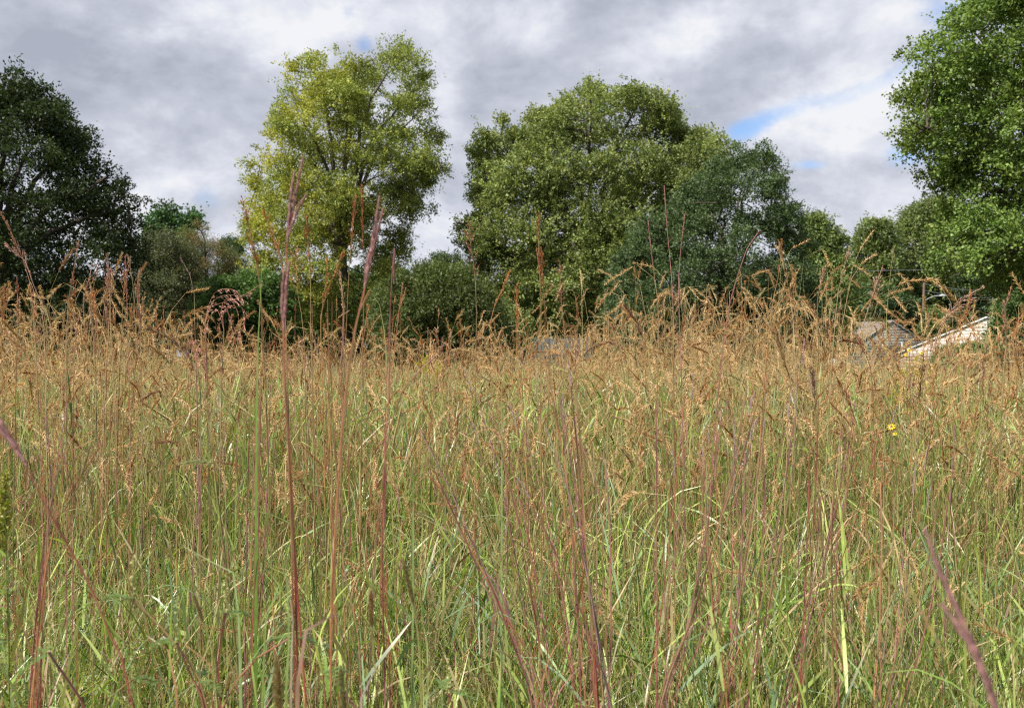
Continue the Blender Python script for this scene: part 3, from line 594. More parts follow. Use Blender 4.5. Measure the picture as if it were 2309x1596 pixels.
# plume shaped seed heads (indian grass and fine rusty panicles)
def panicle_on(mb, pts, h0, nsp, size, spread, tone, open_=.5, droopv=0.0, glum=.32):
    """scatter spikelets along pts (k,3) from fraction h0 to the tip: narrow plume"""
    k = len(pts); seg = np.r_[0, np.cumsum(np.linalg.norm(np.diff(pts, axis=0), axis=1))]; T = seg[-1]
    nb = max(nsp//7, 6); ub = np.sort(U(0, 1, nb)); j = np.repeat(np.arange(nb), 7); n = len(j)
    def at(f):
        s = (h0+(1-h0)*f)*T; return np.stack([np.interp(s, seg, pts[:, i]) for i in range(3)], 1)
    pb_ = at(ub); tg = nrm(at(np.clip(ub+.03, 0, 1.0))-at(np.clip(ub-.03, 0, 1))+1e-6*arr(0, 0, 1))
    o = unit(nb); o = nrm(o-tg*np.sum(o*tg, 1, keepdims=True)); prof = np.clip(np.sin(np.pi*np.clip(ub*.86+.12, 0, 1)), .12, 1)
    bd = nrm(tg+o*U(.1, open_, (nb, 1))); bl = spread*prof*U(.6, 1.5, nb)
    f = U(.1, 1, n); pos = pb_[j]+bd[j]*(bl[j]*f)[:, None]-arr(0, 0, 1)*(droopv*bl[j]*f*f)[:, None]
    d = nrm(bd[j]+unit(n)*.45-arr(0, 0, droopv*.8)); c = jit(tone, n, .28, .08)
    mb.diamonds(pos, d, unit(n), size*U(.8, 1.3, n), size*glum, c, .4)
    q = np.stack([pb_, pb_+bd*bl[:, None]*.5-arr(0, 0, droopv*.25)*bl[:, None], pb_+bd*bl[:, None]-arr(0, 0, droopv)*bl[:, None]], 1)
    mb.tubes(q, size*.055, np.broadcast_to(tone*.8, (nb, 3, 3)), 3)
m = MB(); ms2 = MB()
def plumefield(n, r0, r1, h, hl, nsp, size, spread, tones, wts, stemr, pw=.8, rng_px=None, lean=.12, bend=1.0, open_=.45):
    b, r, a = wedge(n, r0, r1, pw, 30); Ln = U(h[0], h[1], n)*(.5+.5*hboost(a)); az = U(0, 2*np.pi, n)
    t = np.linspace(0, 1, 9)[None]; th = U(0, lean, n)[:, None]+(U(0, bend, n)*U(0, 1, n))[:, None]*t**4
    pts = bendpath(b, az, Ln, th); tn = pick(tones, wts, n)
    ms2.tubes(pts, stemr*(1.1-.7*t), jit(pick([arr(.30, .26, .10), arr(.30, .14, .07), RED, STRAW], [4, 3, 1, 1], n), n)[:, None]*np.ones((1, 9, 1)), 3)
    for i in range(n): panicle_on(m, pts[i], 1-U(hl[0], hl[1])/Ln[i], nsp, size, spread, tn[i], open_)
PT = [RUST, RUST2, arr(.42, .26, .15), arr(.30, .15, .11)]
plumefield(170, 3.4, 6.5, (.9, 1.5), (.10, .2), 70, .009, .03, PT, [3, 3, 2, 3], .0012)
plumefield(950, 5, 12.5, (1.05, 1.74), (.14, .26), 49, .014, .04, PT, [4, 4, 3, 2], .0018)
plumefield(400, 12.5, 24, (1.2, 1.75), (.16, .28), 28, .028, .05, PT, [4, 4, 3, 2], .004)
# airy reddish panicles low in the stand
plumefield(700, 2.6, 9, (.55, 1.05), (.18, .3), 56, .0065, .09, [PINK, arr(.30, .13, .09), arr(.33, .19, .10)], [2, 3, 2], .0010, open_=1.6, bend=.8)
tag(m.build('grass_panicles', M_seed), 'rusty brown seed panicles scattered through the meadow', 'grass', kind='stuff')
tag(ms2.build('panicle_stalks', M_stem), 'thin stalks carrying the scattered rusty panicles', 'grass', kind='stuff')

# pink beaded panic grass in the lower left
m = MB(); n = 150; b, r, a = wedge(n, 1.5, 3.4, 1.0, 30)
keep = U(0, 1, n) < np.where(a < .0, 1.0, .12); b, r, a = b[keep], r[keep], a[keep]; n = len(b)
Ln = U(.35, .72, n); az = U(0, 2*np.pi, n); t = np.linspace(0, 1, 7)[None]; pts = bendpath(b, az, Ln, U(0, .2, n)[:, None]+U(.1, .7, n)[:, None]*t**2)
m.tubes(pts, .0008, jit(arr(.3, .14, .09), n)[:, None]*np.ones((1, 7, 1)), 3)
for i in range(n):
    nb = 9; f = U(.5, 1, nb); s = f*6; j = np.clip(s.astype(int), 0, 5); p0 = pts[i, j]*(1-(s-j)[:, None])+pts[i, j+1]*(s-j)[:, None]
    d = nrm(unit(nb)*arr(1, 1, .4)+arr(0, 0, .45)); bl = U(.06, .15, nb); tt = np.linspace(0, 1, 5)
    q = p0[:, None]+d[:, None]*(bl[:, None]*tt)[..., None]-arr(0, 0, 1)*(.35*bl[:, None]*tt**2)[..., None]
    m.tubes(q, .0004, np.broadcast_to(arr(.33, .17, .10), (nb, 5, 3)), 3)
    k = 4; fi = U(.25, 1, (nb, k)); pp = p0[:, None]+d[:, None]*(bl[:, None]*fi)[..., None]-arr(0, 0, 1)*(.35*bl[:, None]*fi**2)[..., None]; pp = pp.reshape(-1, 3)
    dd = nrm(np.repeat(d, k, 0)+.5*unit(len(pp))); cc = jit(pick([PINK, arr(.45, .14, .14), arr(.55, .36, .17)], [3, 2, 2], 1), len(pp), .2)
    for _ in range(2): m.diamonds(pp, dd, unit(len(pp)), .007, .0032, cc, .45)
tag(m.build('panic_grass', M_seed), 'airy panic grass with pink bead like seeds in the near left', 'grass', kind='stuff')

# ================================================================== single plants that stand out
def px_path(pts, Y, k=26, tilt=0.0, base=None):
    """pts run from the lowest seen point up; the foot is carried on down to the soil"""
    q = [P(x, y, Y) for x, y in pts]
    d = q[0]-q[1]; d = d/max(abs(d[2]), .05); L0 = q[0][2]
    foot = q[0]+arr(np.clip(d[0], -.25, .25)*L0*.6, 0, -L0)
    if base is not None: foot = P(base[0], base[1], Y)
    foot[2] = -.01
    q = [foot]+([foot*.5+q[0]*.5+arr(0, 0, 0)] if L0 > .5 else [])+q
    q = np.array(q); q[:, 1] += np.linspace(0, tilt, len(q))
    return smooth_path(q, k)
def cut(pts, frac):
    s = np.r_[0, np.cumsum(np.linalg.norm(np.diff(pts, axis=0), axis=1))]; s /= s[-1]
    f = np.linspace(frac, 1, 18); return np.stack([np.interp(f, s, pts[:, i]) for i in range(3)], 1)
def frac_of(pts, lenm):
    T = np.linalg.norm(np.diff(pts, axis=0), axis=1).sum(); return 1-min(lenm/T, .8)
def stem_mesh(pts, r0, r1, c0, c1, root, org, name='stem', knots=True, sides=6):
    m = MB(); k = len(pts); t = np.linspace(0, 1, k)[:, None]; c = c0*(1-t)+c1*t; rr = np.linspace(r0, r1, k)*1.15
    if knots:
        seg_ = (np.arange(k)+rng.integers(0, 6))//6; pal = np.array([c0, c1, (c0+c1)*.5, arr(.30, .25, .09), c0*.5, (c0+c1)*.75, arr(.34, .15, .07)]); ch = pal[rng.choice(7, seg_.max()+1, p=[.22, .2, .16, .14, .1, .1, .08])]
        c = c*.35+ch[seg_]*.65*U(.8, 1.2, (k, 1)); rr = rr*(1+.25*(np.arange(k) % 6 == 5)); c = np.where((np.arange(k) % 6 == 5)[:, None], c*.5, c)
        o_ = nrm(arr(U(-1, 1), U(-1, 1), 0)); tt = np.linspace(0, 9, k)[:, None]; m.tubes((pts+o_*r0*(1.2+.9*np.sin(tt+U(0, 6))))[None], (rr*.55)[None], (ch[seg_][::-1]*U(.7, 1.2)*.6+STRAW*.12)[None], 4)
    else: c = c*(1+.18*np.sin(np.linspace(0, 23, k))[:, None])
    m.tubes(pts[None], rr[None], c[None], sides); return m.build(name, M_stem, root, org, True)
def raceme(mb, pts, r, tone, dens=900):
    """finger like spike: overlapping spikelets pressed to a thin axis, with short awns"""
    seg = np.r_[0, np.cumsum(np.linalg.norm(np.diff(pts, axis=0), axis=1))]; T = seg[-1]; n = int(max(T*dens, 30)); f = np.sort(U(0, .96, n))
    g_ = lambda f: np.stack([np.interp(f*T, seg, pts[:, i]) for i in range(3)], 1)
    pos = g_(f); tg = nrm(g_(np.clip(f+.04, 0, 1))-pos+1e-7); o = unit(n); o = nrm(o-tg*np.sum(o*tg, 1, keepdims=True))
    pr = np.clip(.5+3*f, 0, 1)*np.clip(2.6*(1-f)+.25, 0, 1)
    band = np.where((np.arange(n)//4) % 3 == 0, 1.55, .85)[:, None]
    c = jit(tone, n, .2)*band
    mb.diamonds(pos+o*(r*.35*pr)[:, None], nrm(tg+o*.16), np.cross(tg, o), r*3.2*pr, r*1.25*pr, c, .4)
    mb.diamonds(pos+o*(r*.7*pr)[:, None], nrm(tg+o*.35), np.cross(tg, o), r*3.0, r*.16, c*1.2, .2)
    mb.tubes(pts[None], r*.5, np.broadcast_to(tone, (1, len(pts), 3)), 4)
def bluestem(stalks, Y, label, group=None, name='bluestem_plant', cat='grass plant', leaves=0):
    """stalks: list of dicts(pts, heads=[px polylines], r, c0, c1)"""
    paths = [px_path(s['pts'], Y+s.get('dy', 0), tilt=s.get('tilt', 0)) for s in stalks]; org = paths[0][0].copy(); org[2] = 0
    root = tag(empty(name, org), label, cat, group)
    for s, p in zip(stalks, paths):
        st = stem_mesh(p, s.get('r', .0022), s.get('r', .0022)*.45, s.get('c0', RED), s.get('c1', PURP), root, org)
        Yt = p[-1][1]
        for hd in s.get('heads', []):
            q = smooth_path([P(x, y, Yt+.01*i) for i, (x, y) in enumerate(hd)], 14); m = MB(); raceme(m, q, s.get('hr', .0028), s.get('ht', PURP)*1.1); m.build('seed_head', M_seed, st, org)
        for _ in range(s.get('lv', 0)):
            i = rng.integers(6, 18); L_ = U(.12, .3); az = U(0, 2*np.pi, 1); t = np.linspace(0, 1, 8)[None]
            lp = bendpath(p[i][None], az, np.array([L_]), U(.15, .5)+U(.4, 1.6)*t**1.5); sdv = arr(-math.sin(az[0]), math.cos(az[0]), 0)[None, None]*np.ones((1, 8, 1))
            m = MB(); m.ribbons(lp, sdv, .0045*np.clip(1.05-t**2, .08, 1), jit(pick([arr(.33, .17, .10), arr(.30, .3, .1), PURP*1.4], [3, 3, 1], 1), 1)[:, None]*np.ones((1, 8, 1))); m.build('leaf', M_blade, st, org)
    return root
def plume(pts, Y, hl, label, tone=RUST, nsp=150, size=.0075, spread=.028, open_=.4, r=.0016, name='indian_grass', droopv=0.0, group=None, cat='grass plant', c0=None, c1=None, tilt=0.0, leaf=None):
    p = px_path(pts, Y, tilt=tilt); org = p[0].copy(); org[2] = 0; root = tag(empty(name, org), label, cat, group)
    stem_mesh(p, r, r*.4, arr(.30, .28, .10) if c0 is None else c0, tone if c1 is None else c1, root, org)
    m = MB(); h = cut(p, frac_of(p, hl)); panicle_on(m, h, 0, nsp, size, spread, tone, open_, droopv); m.build('seed_head', M_seed, root, org)
    if leaf:
        for (lp, w, c) in leaf: blade_part(lp, Y, w, c, root, org)
    return root
def blade_part(lp, Y, w, c, root, org, face=.35, name='leaf', dy=0.0):
    q = smooth_path([P(x, y, Y+dy*i) for i, (x, y) in enumerate(lp)], 16)[None]; t = np.linspace(0, 1, 16)[None]
    tan = nrm(np.gradient(q, axis=1)); view = nrm(q-arr(0, 0, EYE)); sd = nrm(np.cross(tan, view)); nv = np.cross(tan, sd); tw = face*np.sin(t*5+1); sd = sd*np.cos(tw)[..., None]+nv*np.sin(tw)[..., None]
    ww = w*np.clip(1.03-t**2.2, .05, 1)*np.clip(.55+3*t, 0, 1); cc = np.array(c)[None, None]*np.ones((1, 16, 1)) if np.ndim(c) == 1 else (np.array(c)[0]*(1-t[..., None])+np.array(c)[1]*t[..., None])
    off = nrm(np.cross(sd, tan))*.12*ww[..., None]
    m = MB(); m.ribbons(q-sd*ww[..., None]*.25+off, sd, ww*.5, cc*.96); m.ribbons(q+sd*ww[..., None]*.25+off, sd, ww*.5, cc); return m.build(name, M_blade, root, org, True)
def S(pts, **k): return dict(pts=pts, **k)
exec_list = []

# --- big bluestem in the left middle
OR = arr(.42, .20, .09); PG = arr(.30, .165, .155)
bluestem([S([(672, 1590), (668, 1400), (662, 1200), (652, 1000), (642, 850), (640, 745)], r=.0027, c0=RED, c1=OR, heads=[[(640, 745), (645, 660), (652, 590)], [(640, 740), (636, 690), (640, 610)]], hr=.0033, ht=PG)],
         1.6, 'purple bluestem spike on a thick red stalk, lower of the two left ones')
bluestem([S([(690, 1590), (668, 1300), (655, 1050), (640, 800), (640, 700), (648, 545)], r=.002, c0=RED, c1=RED, heads=[[(648, 545), (660, 470), (683, 354)], [(648, 540), (655, 450), (664, 385)], [(650, 530), (672, 470), (690, 440)]], hr=.0031, ht=PG)],
         1.62, 'tallest purple bluestem spike, reaching up before the yellow green tree')
bluestem([S([(745, 1590), (748, 1350), (762, 1100), (775, 930), (790, 800), (805, 720), (822, 650)], r=.0021, c0=OR, c1=RED, heads=[[(822, 650), (838, 560), (856, 442)], [(822, 645), (842, 560), (864, 470)], [(824, 640), (830, 590), (846, 520)]], hr=.0034, ht=PG)],
         1.62, 'leaning purple bluestem spike right of the tallest one')
st = []
for i in range(10):
    x0 = 690+U(-10, 110); x1 = x0-U(-25, 45)+0; st.append(S([(x0+U(0, 30), 1590), (x0+U(-6, 12), 1250), ((x0+x1)/2, 950), (x1, U(590, 820))], r=U(.0009, .0014), c0=pick([RED, OR], [2, 1], 1)[0], c1=pick([PURP, RUST, arr(.25, .2, .1)], [2, 1, 1], 1)[0], dy=U(-.15, .3), lv=int(U(0, 2.4))))
bluestem(st, 2.25, 'dense bundle of thin dark red stalks beside the tallest bluestem')
bluestem([S([(868, 1590), (862, 1300), (866, 1060), (876, 900), (880, 700), (888, 560)], r=.0015, heads=[[(888, 640), (888, 600), (890, 560)]], hr=.002), S([(850, 1590), (862, 1200), (872, 950), (900, 700), (908, 640)], r=.0013, c1=OR),
          S([(880, 1590), (868, 1150), (870, 900), (884, 620)], r=.0012), S([(830, 1590), (855, 1150), (900, 900), (985, 800)], r=.0014, c0=OR, c1=LILAC, heads=[[(965, 820), (985, 800), (1005, 770)]], hr=.0016)], 2.2,
         'slim red bluestem stalks just left of the rounded thicket', leaves=1)
# left edge
bluestem([S([(300, 1590), (255, 1450), (208, 1330), (160, 1240), (110, 1150), (60, 1050)], r=.0017, c0=OR, c1=RED, heads=[[(60, 1050), (25, 990), (-15, 925)], [(55, 1040), (15, 985), (-25, 940)]], hr=.0038, ht=PG)],
         1.35, 'red stalk leaning out of the left edge with a purple spike')
st = [S([(78+U(-14, 14), 1590), (92+U(-10, 10), 1350), (112+U(-12, 12), 1180), (U(95, 175), U(1040, 1150)), (U(70, 230), U(900, 1010))], r=U(.0009, .0015), c0=RED, c1=pick([PURP, OR], [1, 1], 1)[0], dy=U(0, .2), lv=int(U(0, 2.4))) for i in range(9)]
bluestem(st, 1.95, 'clump of dark red stalks rising near the left edge')
# centre and right clumps
def fan(base, Y, tops, label, spread=30, r=(.0010, .0019), lv=3.0, hd=.35):
    st = []
    tops = [t_ for t_ in tops for _ in (0, 1)]; tops = [(x+(i % 2)*U(-28, 28), y+(i % 2)*U(-40, 130), b+(i % 2)*U(-5, 5)) for i, (x, y, b) in enumerate(tops)]
    for (x, y, bow) in tops:
        bx = base+U(-spread, spread); mid = ((bx+x)/2+bow, (1590+y)/2+U(-30, 30)); q1 = ((bx+mid[0])/2+bow*.35, (1590+mid[1])/2); q2 = ((mid[0]+x)/2+bow*.45, (mid[1]+y)/2)
        c1 = pick([PURP, OR, arr(.22, .2, .09), LILAC*.8], [3, 2, 2, 1], 1)[0]; dx, dy = x-q2[0], y-q2[1]; ln = math.hypot(dx, dy)
        h = [[(x, y), (x+dx/ln*30, y+dy/ln*30), (x+dx/ln*58+U(-9, 9), y+dy/ln*58)]] if U(0, 1) < hd else []
        st.append(S([(bx, 1590), q1, mid, q2, (x, y)], r=U(*r), c0=pick([RED, OR, arr(.24, .09, .06)], [3, 1, 2], 1)[0], c1=c1, heads=h, hr=.0016, ht=LILAC*.8, dy=U(-.1, .3), lv=int(U(0, lv)), tilt=U(-.1, .2)))
    return bluestem(st, Y, label)
fan(1225, 2.1, [(930, 1010, 10), (1000, 1090, 12), (1062, 880, 18), (1100, 900, 22), (1130, 950, 18), (1020, 1000, 5), (965, 1030, 2)], 'clump of red stalks leaning left across the middle of the meadow')
fan(1335, 2.0, [(1165, 960, 10), (1235, 820, 8), (1262, 880, 6), (1290, 800, 4), (1310, 930, 8), (1350, 1010, 10), (1245, 900, 15), (1288, 870, 2), (1180, 1080, 10)], 'thick upright bundle of red stalks at the middle, right of the left leaning clump', spread=45, lv=3)
fan(1495, 2.05, [(1705, 850, 12), (1690, 870, 18), (1650, 930, 12), (1560, 900, 6), (1600, 980, 14), (1535, 1000, 6), (1475, 900, 2)], 'clump of red stalks sweeping up to the right beyond the middle')
fan(1655, 2.15, [(1775, 850, 10), (1790, 900, 14), (1700, 890, 4), (1720, 1000, 12), (1640, 960, -6), (1600, 1010, -10), (1810, 820, 20), (1690, 1040, 0)], 'clump of red stalks between the right sweeping clump and the single upright stalk', spread=35)
fan(1790, 2.3, [(1880, 1130, 12), (1950, 980, 16), (1830, 900, 6), (1990, 860, 14)], 'few rusty stalks bending right beside the upright stalk at lower right', spread=14)
bluestem([S([(1880, 1590), (1877, 1400), (1876, 1200), (1882, 1080)], r=.002, c0=OR, c1=arr(.28, .2, .1)), S([(1892, 1590), (1884, 1400), (1890, 1190)], r=.0013)], 2.0, 'upright brown stalk alone at lower right')
fan(2005, 2.1, [(2085, 1060, 8), (2090, 1150, 6), (2070, 1200, 4), (2040, 1180, 0), (2110, 1120, 8)], 'small clump of thin brown stalks left of the blurred purple spikes', spread=14)
fan(560, 2.4, [(572, 900, 2), (580, 780, 2), (600, 830, 2), (562, 1000, 0), (548, 950, -2), (612, 990, 0)], 'slender red and green stalks left of the tallest bluestem', spread=12, hd=0)
# very near, out of focus, lower right
bluestem([S([(2330, 1760), (2285, 1660), (2255, 1600)], r=.0012, c0=RED, c1=arr(.34, .3, .08), heads=[[(2262, 1640), (2222, 1520), (2170, 1400), (2120, 1290), (2085, 1190)], [(2258, 1640), (2210, 1500), (2165, 1420), (2122, 1360)]], hr=.0030, ht=PG),
          S([(2330, 1780), (2200, 1600), (2130, 1480)], r=.0009, c0=arr(.35, .3, .08), c1=arr(.42, .33, .12), heads=[[(2130, 1480), (2080, 1380), (2000, 1225)]], hr=.0013, ht=arr(.38, .27, .11))],
         .78, 'thick blurred purple spikes closest to the camera at lower right')
def blade_plant(label, lps, Y, foot, name='broad_leaf_grass', cat='grass plant'):
    org = P(foot[0], foot[1], Y); org[2] = 0; root = tag(empty(name, org), label, cat)
    for lp, w, c in lps:
        q = P(lp[0][0], lp[0][1], Y)
        if q[2] > .02: lp = [(foot[0], CY+EYE/Y*F), ((foot[0]+lp[0][0])/2, (CY+EYE/Y*F+lp[0][1])/2)]+list(lp)
        blade_part(lp, Y, w, c, root, org, dy=.012)
    return root
blade_plant('bright green blade crossing the right edge beside the blurred spikes', [([(2380, 1640), (2309, 1505), (2250, 1390), (2200, 1290), (2170, 1240)], .006, arr(.17, .26, .05)), ([(2400, 1430), (2330, 1270), (2260, 1150), (2190, 1050)], .0055, arr(.15, .24, .06))], 1.05, (2420, 1900))
# arching broad leaves in the lower left middle
MA = arr(.33, .16, .15); LG = arr(.22, .30, .09); OL = arr(.24, .26, .06)
blade_plant('arching leaf turning purple before the dark red stalks, low in the middle', [([(672, 1500), (700, 1420), (725, 1380), (752, 1378), (775, 1410), (786, 1480), (780, 1590)], .012, np.array([OL, MA]))], 1.5, (668, 1700))
blade_plant('upright pinkish leaf folded beside the red stalk above the arching purple leaf', [([(645, 1540), (652, 1440), (650, 1350), (645, 1290), (640, 1250)], .010, np.array([OL, LG])), ([(656, 1540), (660, 1420), (662, 1340), (650, 1310)], .009, np.array([LG, arr(.42, .3, .26)]))], 1.55, (655, 1750))
blade_plant('grey purple leaf pointing up right beside the foxtail heads', [([(815, 1560), (850, 1500), (880, 1450), (910, 1420)], .010, np.array([LG, LILAC]))], 1.55, (805, 1700))
blade_plant('pair of pale yellow green leaves curving over near the lower middle', [([(962, 1600), (966, 1500), (958, 1420), (950, 1380)], .010, arr(.34, .40, .13)), ([(962, 1560), (985, 1535), (1012, 1545), (1030, 1600)], .008, arr(.25, .34, .2))], 1.7, (962, 1750))
blade_plant('long light green leaf arching left of the red bundle', [([(535, 1345), (500, 1290), (460, 1255), (405, 1225)], .0095, arr(.30, .38, .17)), ([(600, 1390), (625, 1330), (635, 1290), (622, 1275), (585, 1290), (570, 1350)], .007, LG)], 1.9, (560, 1720))
blade_plant('straw coloured broken leaf hanging at lower left', [([(395, 1520), (370, 1470), (345, 1440), (330, 1432)], .010, np.array([STRAW, arr(.45, .22, .1)])), ([(480, 1560), (440, 1480), (400, 1440), (345, 1425)], .0085, np.array([LG, OR]))], 1.6, (430, 1750))
blade_plant('green leaves lying over at the left edge low down', [([(-40, 1330), (0, 1332), (40, 1328), (78, 1335)], .007, arr(.28, .27, .09)), ([(180, 1380), (215, 1335), (250, 1340), (290, 1390)], .009, OL)], 1.7, (-60, 1700))
blade_plant('tall pointed green blade standing above the seed heads left of the tallest bluestem', [([(578, 1000), (580, 850), (583, 740), (588, 650), (592, 560)], .0085, arr(.18, .30, .05))], 2.3, (575, 1850))
for lp, lab in (([(1130, 855), (1110, 850), (1085, 858), (1060, 868)], 'flat green leaf held level among stalks below the rounded thicket'), ([(930, 1010), (905, 985), (870, 975), (842, 985)], 'short green leaf bowed beside the slim red stalks'),
                ([(1750, 1330), (1810, 1315), (1880, 1305), (1950, 1290)], 'long pale leaf lying level at lower right'), ([(1330, 1365), (1290, 1330), (1265, 1325), (1230, 1340)], 'curved mauve leaf hooked over at the foot of the thick red bundle')):
    blade_plant(lab, [(lp, .007, arr(.24, .33, .12) if 'green' in lab or 'pale' in lab else MA)], 2.4, (lp[0][0], 1800))

# --- foxtails
def foxtail(pts, Y, hl, hr, label, tone=arr(.42, .40, .17), c0=arr(.3, .3, .1)):
    p = px_path(pts, Y); org = p[0].copy(); org[2] = 0; root = tag(empty('foxtail_grass', org), label, 'grass plant')
    stem_mesh(p, .0013, .0008, c0, c0, root, org)
    h = cut(p, frac_of(p, hl)); m = MB(); n = 900; seg = np.linspace(0, 1, 18); f = U(0, 1, n)
    pos = np.stack([np.interp(f, seg, h[:, i]) for i in range(3)], 1); tg = nrm(np.stack([np.interp(np.clip(f+.05, 0, 1), seg, h[:, i])-np.interp(np.clip(f-.05, 0, 1), seg, h[:, i]) for i in range(3)], 1))
    o = unit(n); o = nrm(o-tg*np.sum(o*tg, 1, keepdims=True)); pr = np.clip(.5+4*f, 0, 1)*np.clip(3.0*(1-f)+.3, 0, 1)
    m.tubes(h[None], hr*.42, np.broadcast_to(tone*.55, (1, 18, 3)), 6)
    d = nrm(tg*.8+o*.8); m.diamonds(pos+o*(hr*.35*pr)[:, None], d, unit(n), hr*.75*pr, hr*.35, jit(tone*.8, n, .2), .5)
    d = nrm(tg*U(.5, 1, (n, 1))+o*U(.6, 1.1, (n, 1))); m.diamonds(pos, d, np.cross(d, o)+.1*unit(n), hr*U(1.3, 2.1, n)*pr, hr*.06, jit(tone*1.25, n, .2), .2)
    m.build('seed_head', M_seed, root, org)
foxtail([(850, 1590), (842, 1480), (838, 1410), (836, 1330)], 1.7, .062, .0052, 'tan foxtail head standing below the bent straw stalk', arr(.50, .37, .18))
foxtail([(950, 1560), (942, 1420), (930, 1350), (918, 1300), (908, 1258)], 1.65, .078, .005, 'pale green foxtail head curving up left in the low middle', arr(.40, .38, .16))
foxtail([(788, 1700), (775, 1590), (768, 1500)], 1.45, .07, .0052, 'green foxtail head near the bottom between red stalks', arr(.38, .38, .17))
foxtail([(640, 1760), (632, 1640), (625, 1540), (622, 1475)], 1.1, .085, .0055, 'soft blurred foxtail head at the bottom left of the red stalk', arr(.45, .36, .15))
foxtail([(480, 1500), (470, 1440), (455, 1395), (436, 1338)], 1.8, .055, .004, 'grey green foxtail head half buried in leaves at lower left', arr(.45, .38, .2))
foxtail([(515, 1620), (508, 1580), (512, 1550), (520, 1516)], 1.6, .03, .0045, 'small cream foxtail head near the bottom left', arr(.66, .56, .32))
foxtail([(876, 900), (868, 760), (850, 665), (835, 655), (822, 672), (812, 700)], 3.0, .075, .0055, 'golden foxtail head hooking over above the thicket of red stalks', arr(.46, .34, .14))

# --- single nodding rye ears in the near meadow
def rye_plant(pts, Y, hl, label, tone=TAN, size=.012, awn=.018, group=None):
    p = px_path(pts, Y, 30); org = p[0].copy(); org[2] = 0; root = tag(empty('wild_rye', org), label, 'grass plant', group)
    stem_mesh(p, .0013, .0008, arr(.28, .29, .1), arr(.36, .28, .12), root, org)
    h = cut(p, frac_of(p, hl)); m = MB(); n = 150; seg = np.linspace(0, 1, 18); f = U(0, 1, n)
    pos = np.stack([np.interp(f, seg, h[:, i]) for i in range(3)], 1); tg = nrm(np.stack([np.interp(np.clip(f+.05, 0, 1), seg, h[:, i])-np.interp(np.clip(f-.05, 0, 1), seg, h[:, i]) for i in range(3)], 1))
    o = unit(n); o = nrm(o-tg*np.sum(o*tg, 1, keepdims=True)); pr = np.clip(.6+3*f, 0, 1)*np.clip(2.4*(1-f)+.35, 0, 1)
    d = nrm(tg+o*.45); c = jit(tone, n, .2); m.diamonds(pos, d, np.cross(d, o)+.4*unit(n), size*pr, size*.24, c, .4)
    d2 = nrm(tg+o*U(.5, 1.1, (n, 1))); m.diamonds(pos+d*size*.4, d2, unit(n), awn*U(.6, 1.3, n)*pr, size*.06, c*1.2, .15); m.build('seed_head', M_seed, root, org)
RY = [([(1330, 1250), (1405, 1100), (1400, 1080), (1385, 1065), (1365, 1075)], 3.0, .07, 'small tan rye ear nodding left among the thick red bundle'),
      ([(1650, 1250), (1640, 1000), (1622, 955), (1595, 965), (1575, 1000)], 3.3, .13, 'long tan rye ear arching down left above the right sweeping red stalks'),
      ([(1360, 1250), (1370, 1000), (1372, 945), (1395, 940), (1430, 960)], 3.6, .11, 'rye ear arching right above the middle of the red bundle'),
      ([(1425, 1200), (1440, 990), (1468, 960), (1500, 985), (1512, 1012)], 3.4, .11, 'rye ear drooping right in the gap between the red clumps'),
      ([(1235, 1250), (1225, 1080), (1240, 1048), (1262, 1060), (1268, 1095)], 3.0, .09, 'green tinged rye ear hanging left of the thick red bundle'),
      ([(1885, 1560), (1900, 1500), (1885, 1450), (1868, 1425)], 2.3, .10, 'straw rye ear lying over low at the lower right'),
      ([(2010, 1420), (2000, 1120), (2020, 1060), (2005, 1030), (1980, 1050)], 3.2, .1, 'rye ear hooking left below the yellow flower'),
      ([(2150, 1400), (2200, 1180), (2225, 1130), (2255, 1095), (2262, 1060)], 3.0, .08, 'rye ear lifting to the right near the right edge'),
      ([(1770, 1400), (1790, 1000), (1815, 890), (1790, 862), (1765, 880)], 3.4, .1, 'dull tan rye ear hooked left above the right clump of red stalks'),
      ([(370, 1250), (365, 920), (352, 885), (335, 890), (315, 905)], 3.2, .10, 'brown rye ear bent left near the left middle, upper one'),
      ([(400, 1300), (395, 1030), (400, 1000), (385, 995), (350, 998)], 3.0, .08, 'brown rye ear lying level below the upper bent brown ear'),
      ([(510, 1300), (505, 1060), (480, 1042), (440, 1040), (405, 1046)], 2.5, .10, 'pale green rye ear stretched level to the left'),
      ([(1500, 1320), (1490, 1130), (1500, 1095), (1488, 1090), (1470, 1100)], 2.9, .07, 'tiny rye ear bent left between red stalks in the middle right'),
      ([(1860, 1350), (1850, 1200), (1835, 1150), (1845, 1105), (1870, 1110)], 3.0, .09, 'rye ear hanging from a thin arch above the lower right green tuft'),
      ([(2180, 1250), (2140, 900), (2150, 830), (2185, 800), (2215, 830)], 4.0, .13, 'tan rye ear arching high in front of the far right shrubs'),
      ([(1240, 1000), (1300, 820), (1340, 780), (1380, 770), (1405, 785)], 3.0, .14, 'dark brown plume like ear arching right in front of the grey fence')]
for i, (p, Y, hl, lab) in enumerate(RY):
    rye_plant(p, Y, hl, lab, tone=(arr(.28, .15, .07) if 'brown' in lab else arr(.36, .38, .16) if 'green' in lab else arr(.50, .34, .16)))

